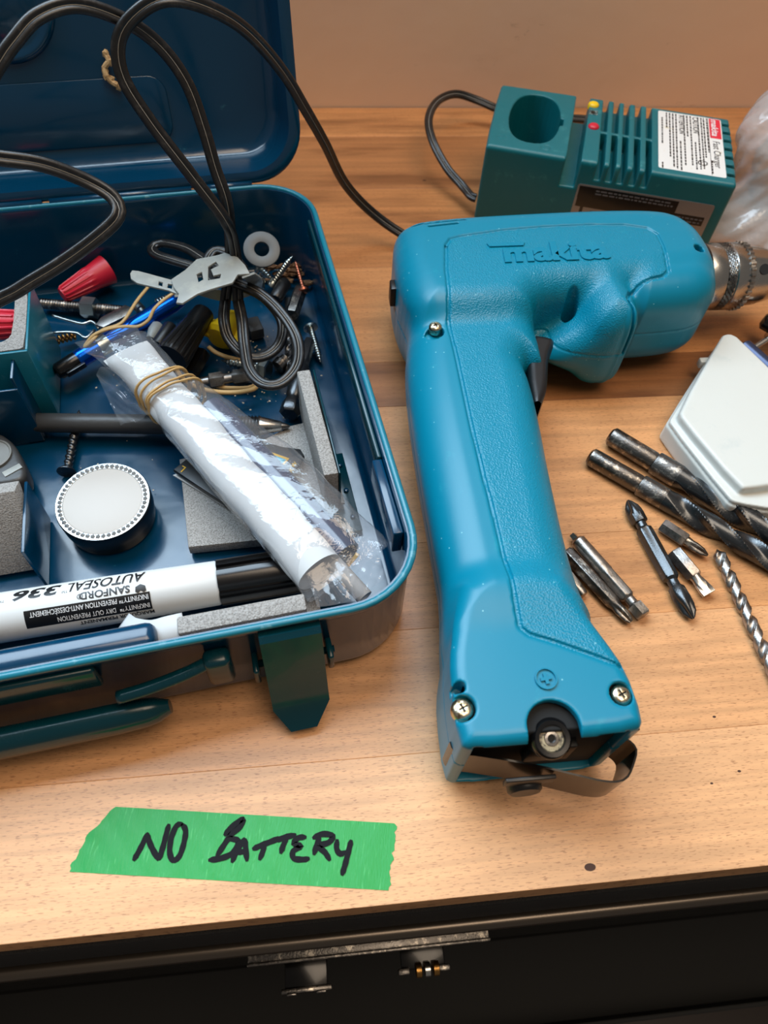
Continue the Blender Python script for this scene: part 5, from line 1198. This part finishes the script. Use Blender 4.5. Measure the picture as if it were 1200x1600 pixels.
# power bits by the grip
o, L = lathed_thing('power_bit', 'long steel power bit with hexagonal end, right of its darker neighbour by the grip', 'driver bit', G(894, 835, 4), G(1006, 962, 4))
rp(o, 'bit_body', [(0, 1.6, 4), (.06, 1.9, 4), (.065, 2.6, 'o'), (.09, 3.7, 'o'), (.48, 3.8, 'o'), (.50, 3.9, 6), (.76, 3.9, 6), (.78, 3.4, 'o'), (.80, 2.4, 'o'), (.86, 2.4, 'o'), (.88, 3.9, 6), (.985, 4.0, 6), (1, 3.4, 6)], 'steel2', 48, L=L)
o, L = lathed_thing('power_bit', 'dark hexagonal power bit with cross-head tip close against the drill grip', 'driver bit', G(884, 862, 3.6), G(986, 972, 3.6))
rp(o, 'bit_body', [(0, 3.2, 6), (.03, 3.8, 6), (.70, 3.9, 6), (.74, 3.2, 'o'), (.78, 2.6, 'o'), (.84, 3.0, 'p'), (.95, 2.4, 'p'), (1, 1.0, 'p')], 'darksteel', 64, L=L)
lathed('power_bit', 'stub of a third steel bit peeking out from under the drill grip', 'driver bit', G(888, 900, 3), G(912, 930, 3), [(0, 3, 6), (.6, 3, 6), (.66, 2.4, 'o'), (.9, 2.4, 'o'), (1, 2, 'o')], 'steel2')

# ------------------------------------------------------------------ white plastic box
WZ = 20
wc = G(1150, 660, 0); wbx = thing('white_case', 'milky white plastic bit case with a cut-off corner at the right edge', 'plastic box', wc)
outl = P2([(1133, 521), (1128, 524), (1046, 651), (1045, 660), (1138, 778), (1152, 786), (1215, 796), (1330, 800), (1330, 700), (1152, 527), (1144, 521)], WZ-5)
outt = P2([(1133, 521), (1128, 524), (1062, 640), (1066, 654), (1158, 762), (1172, 762), (1215, 756), (1330, 745), (1330, 700), (1156, 527), (1142, 520)], WZ)
ou, ot = smooth_poly(outl, 1), smooth_poly(outt, 1)
def white_sdf(X, Y, Z):
    X2, Y2 = [a.astype(np.float32) for a in np.broadcast_arrays(X[..., 0], Y[..., 0])]
    d0 = poly_sdf(X2, Y2, ou)[:, :, None]
    F = extr(d0, np.abs(Z-6.0)-6.0, 1.6); G_ = extr(d0+.8, np.abs(Z-12)-2.4, .8); T_ = extr(poly_sdf(X2, Y2, ot)[:, :, None], np.abs(Z-16)-4, 1.8)
    F = np.minimum(F, G_); F = smin(F, T_, 1.5)
    seam = np.maximum(np.abs(Z-11.6)-.35, -(d0+1.1)); return np.maximum(F, -seam)
xs0 = [p[0] for p in ou]; ys0 = [p[1] for p in ou]
p_, q_ = nets(white_sdf, (min(xs0)-3, min(ys0)-3, -1), (max(xs0)+3, max(ys0)+3, 22), .8)
part('shell', np_mesh(p_-np.array(wc, np.float32), q_), 'whitebox', wbx)
tb_ = G(1100, 566, 11); part('catch_tab', mesh(*xf(box(-3, 3, -2, 2, 8, 13, .6), Matrix.Translation(Vector((tb_.x, tb_.y, 0))-wc)), sharp=40), 'whitebox', wbx)
tb_ = G(1143, 778, 12); part('catch_tab', mesh(*xf(box(-2.4, 2.4, -2, 2, 9, 13, .6), Matrix.Translation(Vector((tb_.x, tb_.y, 0))-wc)), sharp=40), 'whitebox', wbx)
# chuck key and rods behind the white box
ckk = thing('chuck_key', 'black and steel chuck key behind the white box at the right edge', 'chuck key', G(1200, 530, 12))
kl = lambda m: xf(m, Matrix.Translation(-G(1200, 530, 12)))
def bar_(name, a, b, spec, mat): l_, r_, L_ = along(a, b); part(name, mesh(*kl(xf(rings([(x*L_, r, s) for x, r, s in spec], 28), Matrix.Translation(l_) @ r_.to_4x4())), sharp=40), mat, ckk)
bar_('handle_bar', G(1192, 498, 16), G(1230, 520, 14), [(0, 3, 'o'), (.1, 5.4, 'o'), (.6, 5.4, 'o'), (1, 5, 'o')], 'blackgloss')
bar_('shaft', G(1174, 546, 8), G(1212, 522, 12), [(0, 1.6, 'o'), (.7, 1.8, 'o'), (.72, 3.6, 'o'), (1, 3.6, 'o')], 'steel')
lathed('blue_rod', 'dark blue-black rod wedged behind the white box', 'rod', G(1160, 540, 8), G(1240, 610, 8), [(0, 3.4, 'o'), (.03, 4.6, 'o'), (1, 4.6, 'o')], pbr('blue_steel', (58, 66, 92), .3, .5))

# ------------------------------------------------------------------ cloudy plastic bag at the right
cbq = G(1180, 320, 0); cbg = thing('crumpled_bag', 'cloudy crumpled plastic bag standing right of the charger', 'plastic bag', cbq)
rn = np.random.RandomState(3); ph = rn.rand(14)*6.28; ka = rn.randint(1, 9, 14); fr = rn.uniform(.04, .32, 14)
def bagr(x, t):
    s = x/92; w_ = 44*(1-s)**.55*(.82+.18*math.cos(s*9))+9
    if s > .97: w_ *= .5
    f_ = sum(np.abs(np.sin(fr[i]*x*.8+ka[i]*t+ph[i]))/(1+.25*i) for i in range(14))
    return w_*(.82+.035*f_)
bv, bf = radial(np.linspace(0, 92, 90), bagr, 120, caps=False)
base = G(1186, 350, 0); topb = G(1172, 150, 60)
lean_ = Matrix(((0, 0, 1), (0, 1, 0), (1, 0, 0))).to_4x4()
bv = [(z+base.x-cbq.x+((topb.x-base.x)*x/92)*.45, y*.8+base.y-cbq.y+18*x/92, x+.6) for x, y, z in bv]
part('outer_film', mesh(bv, bf), 'film2', cbg)
bv2, bf2 = radial(np.linspace(0, 62, 60), lambda x, t: bagr(x*1.3, t+1)*.72, 90, caps=False)
bv2 = [(z+base.x-cbq.x+2, y*.75+base.y-cbq.y+8*x/62, x+.6) for x, y, z in bv2]
part('inner_film', mesh(bv2, bf2), 'film2', cbg)
part('brown_contents', mesh(*ico(20, 3, 1.1, .9, .62, .12, (12, 0, 13), rd)), pbr('brown_lump', (120, 84, 52), .8, bump=.6, wear=(64, 44, 28), wscale=60, wfrom=.45, wto=.6), cbg)

# ================================================================== GREEN TAPE WITH HANDWRITING
T0, T1 = G(142, 1310, 0), G(616, 1338, 0); TA = math.atan2(T1.y-T0.y, T1.x-T0.x); TLn = (T1-T0).length
tpq = thing('green_tape', 'strip of green masking tape with black handwriting stuck near the bench edge', 'tape', T0, TA)
TI = (Matrix.Translation(T0) @ Matrix.Rotation(TA, 4, 'Z')).inverted()
TW = 11.4; nx, ny = 110, 22; vs = []
rt = random.Random(2); jl = [rt.uniform(-.7, .7) for _ in range(ny+1)]; jr = [rt.uniform(-.7, .7) for _ in range(ny+1)]
for i in range(nx+1):
    for j in range(ny+1):
        s = i/nx; v = -TW+2*TW*j/ny; f_ = j/ny
        x0 = -4.4+ (f_*7.5 if f_ > .45 else 3.4)+ (-(.45-f_)*9 if f_ < .45 else 0) + jl[j]; x0 = (-5.0+3.4*min(1, f_/.5)) + (8.0*max(0, (f_-.55)/.45)) + jl[j]*.8
        x1 = TLn-1.4+1.5*f_+jr[j]
        x = x0+(x1-x0)*s; z = .18+.10*math.sin(x*.55+v*.2)*math.sin(v*.35)
        z += max(0, 1-(x+2)/9)**2*1.3*max(0, f_-.4)*(1+math.sin(v*.9)*.4)
        z += .12*math.sin(x*1.3)*max(0, 1-s*9)
        vs.append((x, v, z))
fs = [(i*(ny+1)+j, (i+1)*(ny+1)+j, (i+1)*(ny+1)+j+1, i*(ny+1)+j+1) for i in range(nx) for j in range(ny)]
part('crepe_strip', mesh(vs, fs), 'tape', tpq)
strokes = [[(208, 1345), (218, 1328), (229, 1306), (232, 1301)], [(229, 1302), (236, 1322), (248, 1344)], [(248, 1344), (256, 1318), (264, 1287)],
 [(286, 1287), (276, 1290), (268, 1308), (265, 1330), (270, 1344), (280, 1338), (287, 1318), (290, 1298), (284, 1287)],
 [(377, 1279), (366, 1296), (350, 1320), (338, 1338)], [(350, 1306), (362, 1292), (379, 1280), (376, 1291), (358, 1308), (372, 1314), (364, 1332), (345, 1341), (325, 1344)],
 [(362, 1348), (370, 1330), (383, 1309)], [(383, 1310), (384, 1328), (386, 1346)], [(366, 1332), (378, 1331), (388, 1330)],
 [(394, 1327), (410, 1320), (433, 1311), (437, 1308)], [(414, 1318), (410, 1332), (405, 1344)], [(430, 1314), (446, 1308), (463, 1304)], [(449, 1306), (443, 1320), (438, 1334)],
 [(479, 1308), (466, 1309), (459, 1318), (470, 1322), (458, 1330), (459, 1341), (474, 1343), (484, 1341)],
 [(500, 1306), (495, 1320), (490, 1336)], [(488, 1310), (504, 1303), (520, 1306), (514, 1316), (498, 1322), (508, 1332), (516, 1345)],
 [(527, 1311), (526, 1326), (532, 1334), (542, 1330)], [(549, 1312), (545, 1328), (540, 1348), (534, 1368)]]
sg = []
for s_ in strokes:
    q = [TI @ G(x, y, .4) for x, y in s_]; m = ribbon([(p.x, p.y) for p in q], 2.1); sg.append(([(v[0], v[1], .36) for v in m[0]], m[1]))
sg = [([(x, y, z+.004*i) for x, y, z in m[0]], m[1]) for i, m in enumerate(sg)]
part('handwriting', mesh(*join(*sg)), 'ink', tpq, 'black felt-pen words NO BATTERY')

GROUPS = {'screw': 'loose screws in the case', 'rubber_band': 'tan rubber bands in the case', 'wire_nut': 'ribbed wire connectors in the case', 'coil_spring': 'small coil springs in the case',
          'twist_drill': 'loose twist drills', 'power_bit': 'steel power bits by the drill grip', 'insert_bit': 'short hexagonal insert bits', 'driver_bit': 'driver bits in the case'}
for o in bpy.data.objects:
    g_ = GROUPS.get(o.name.split('.')[0])
    if o.parent is None and g_ and 'category' in o: o['group'] = g_
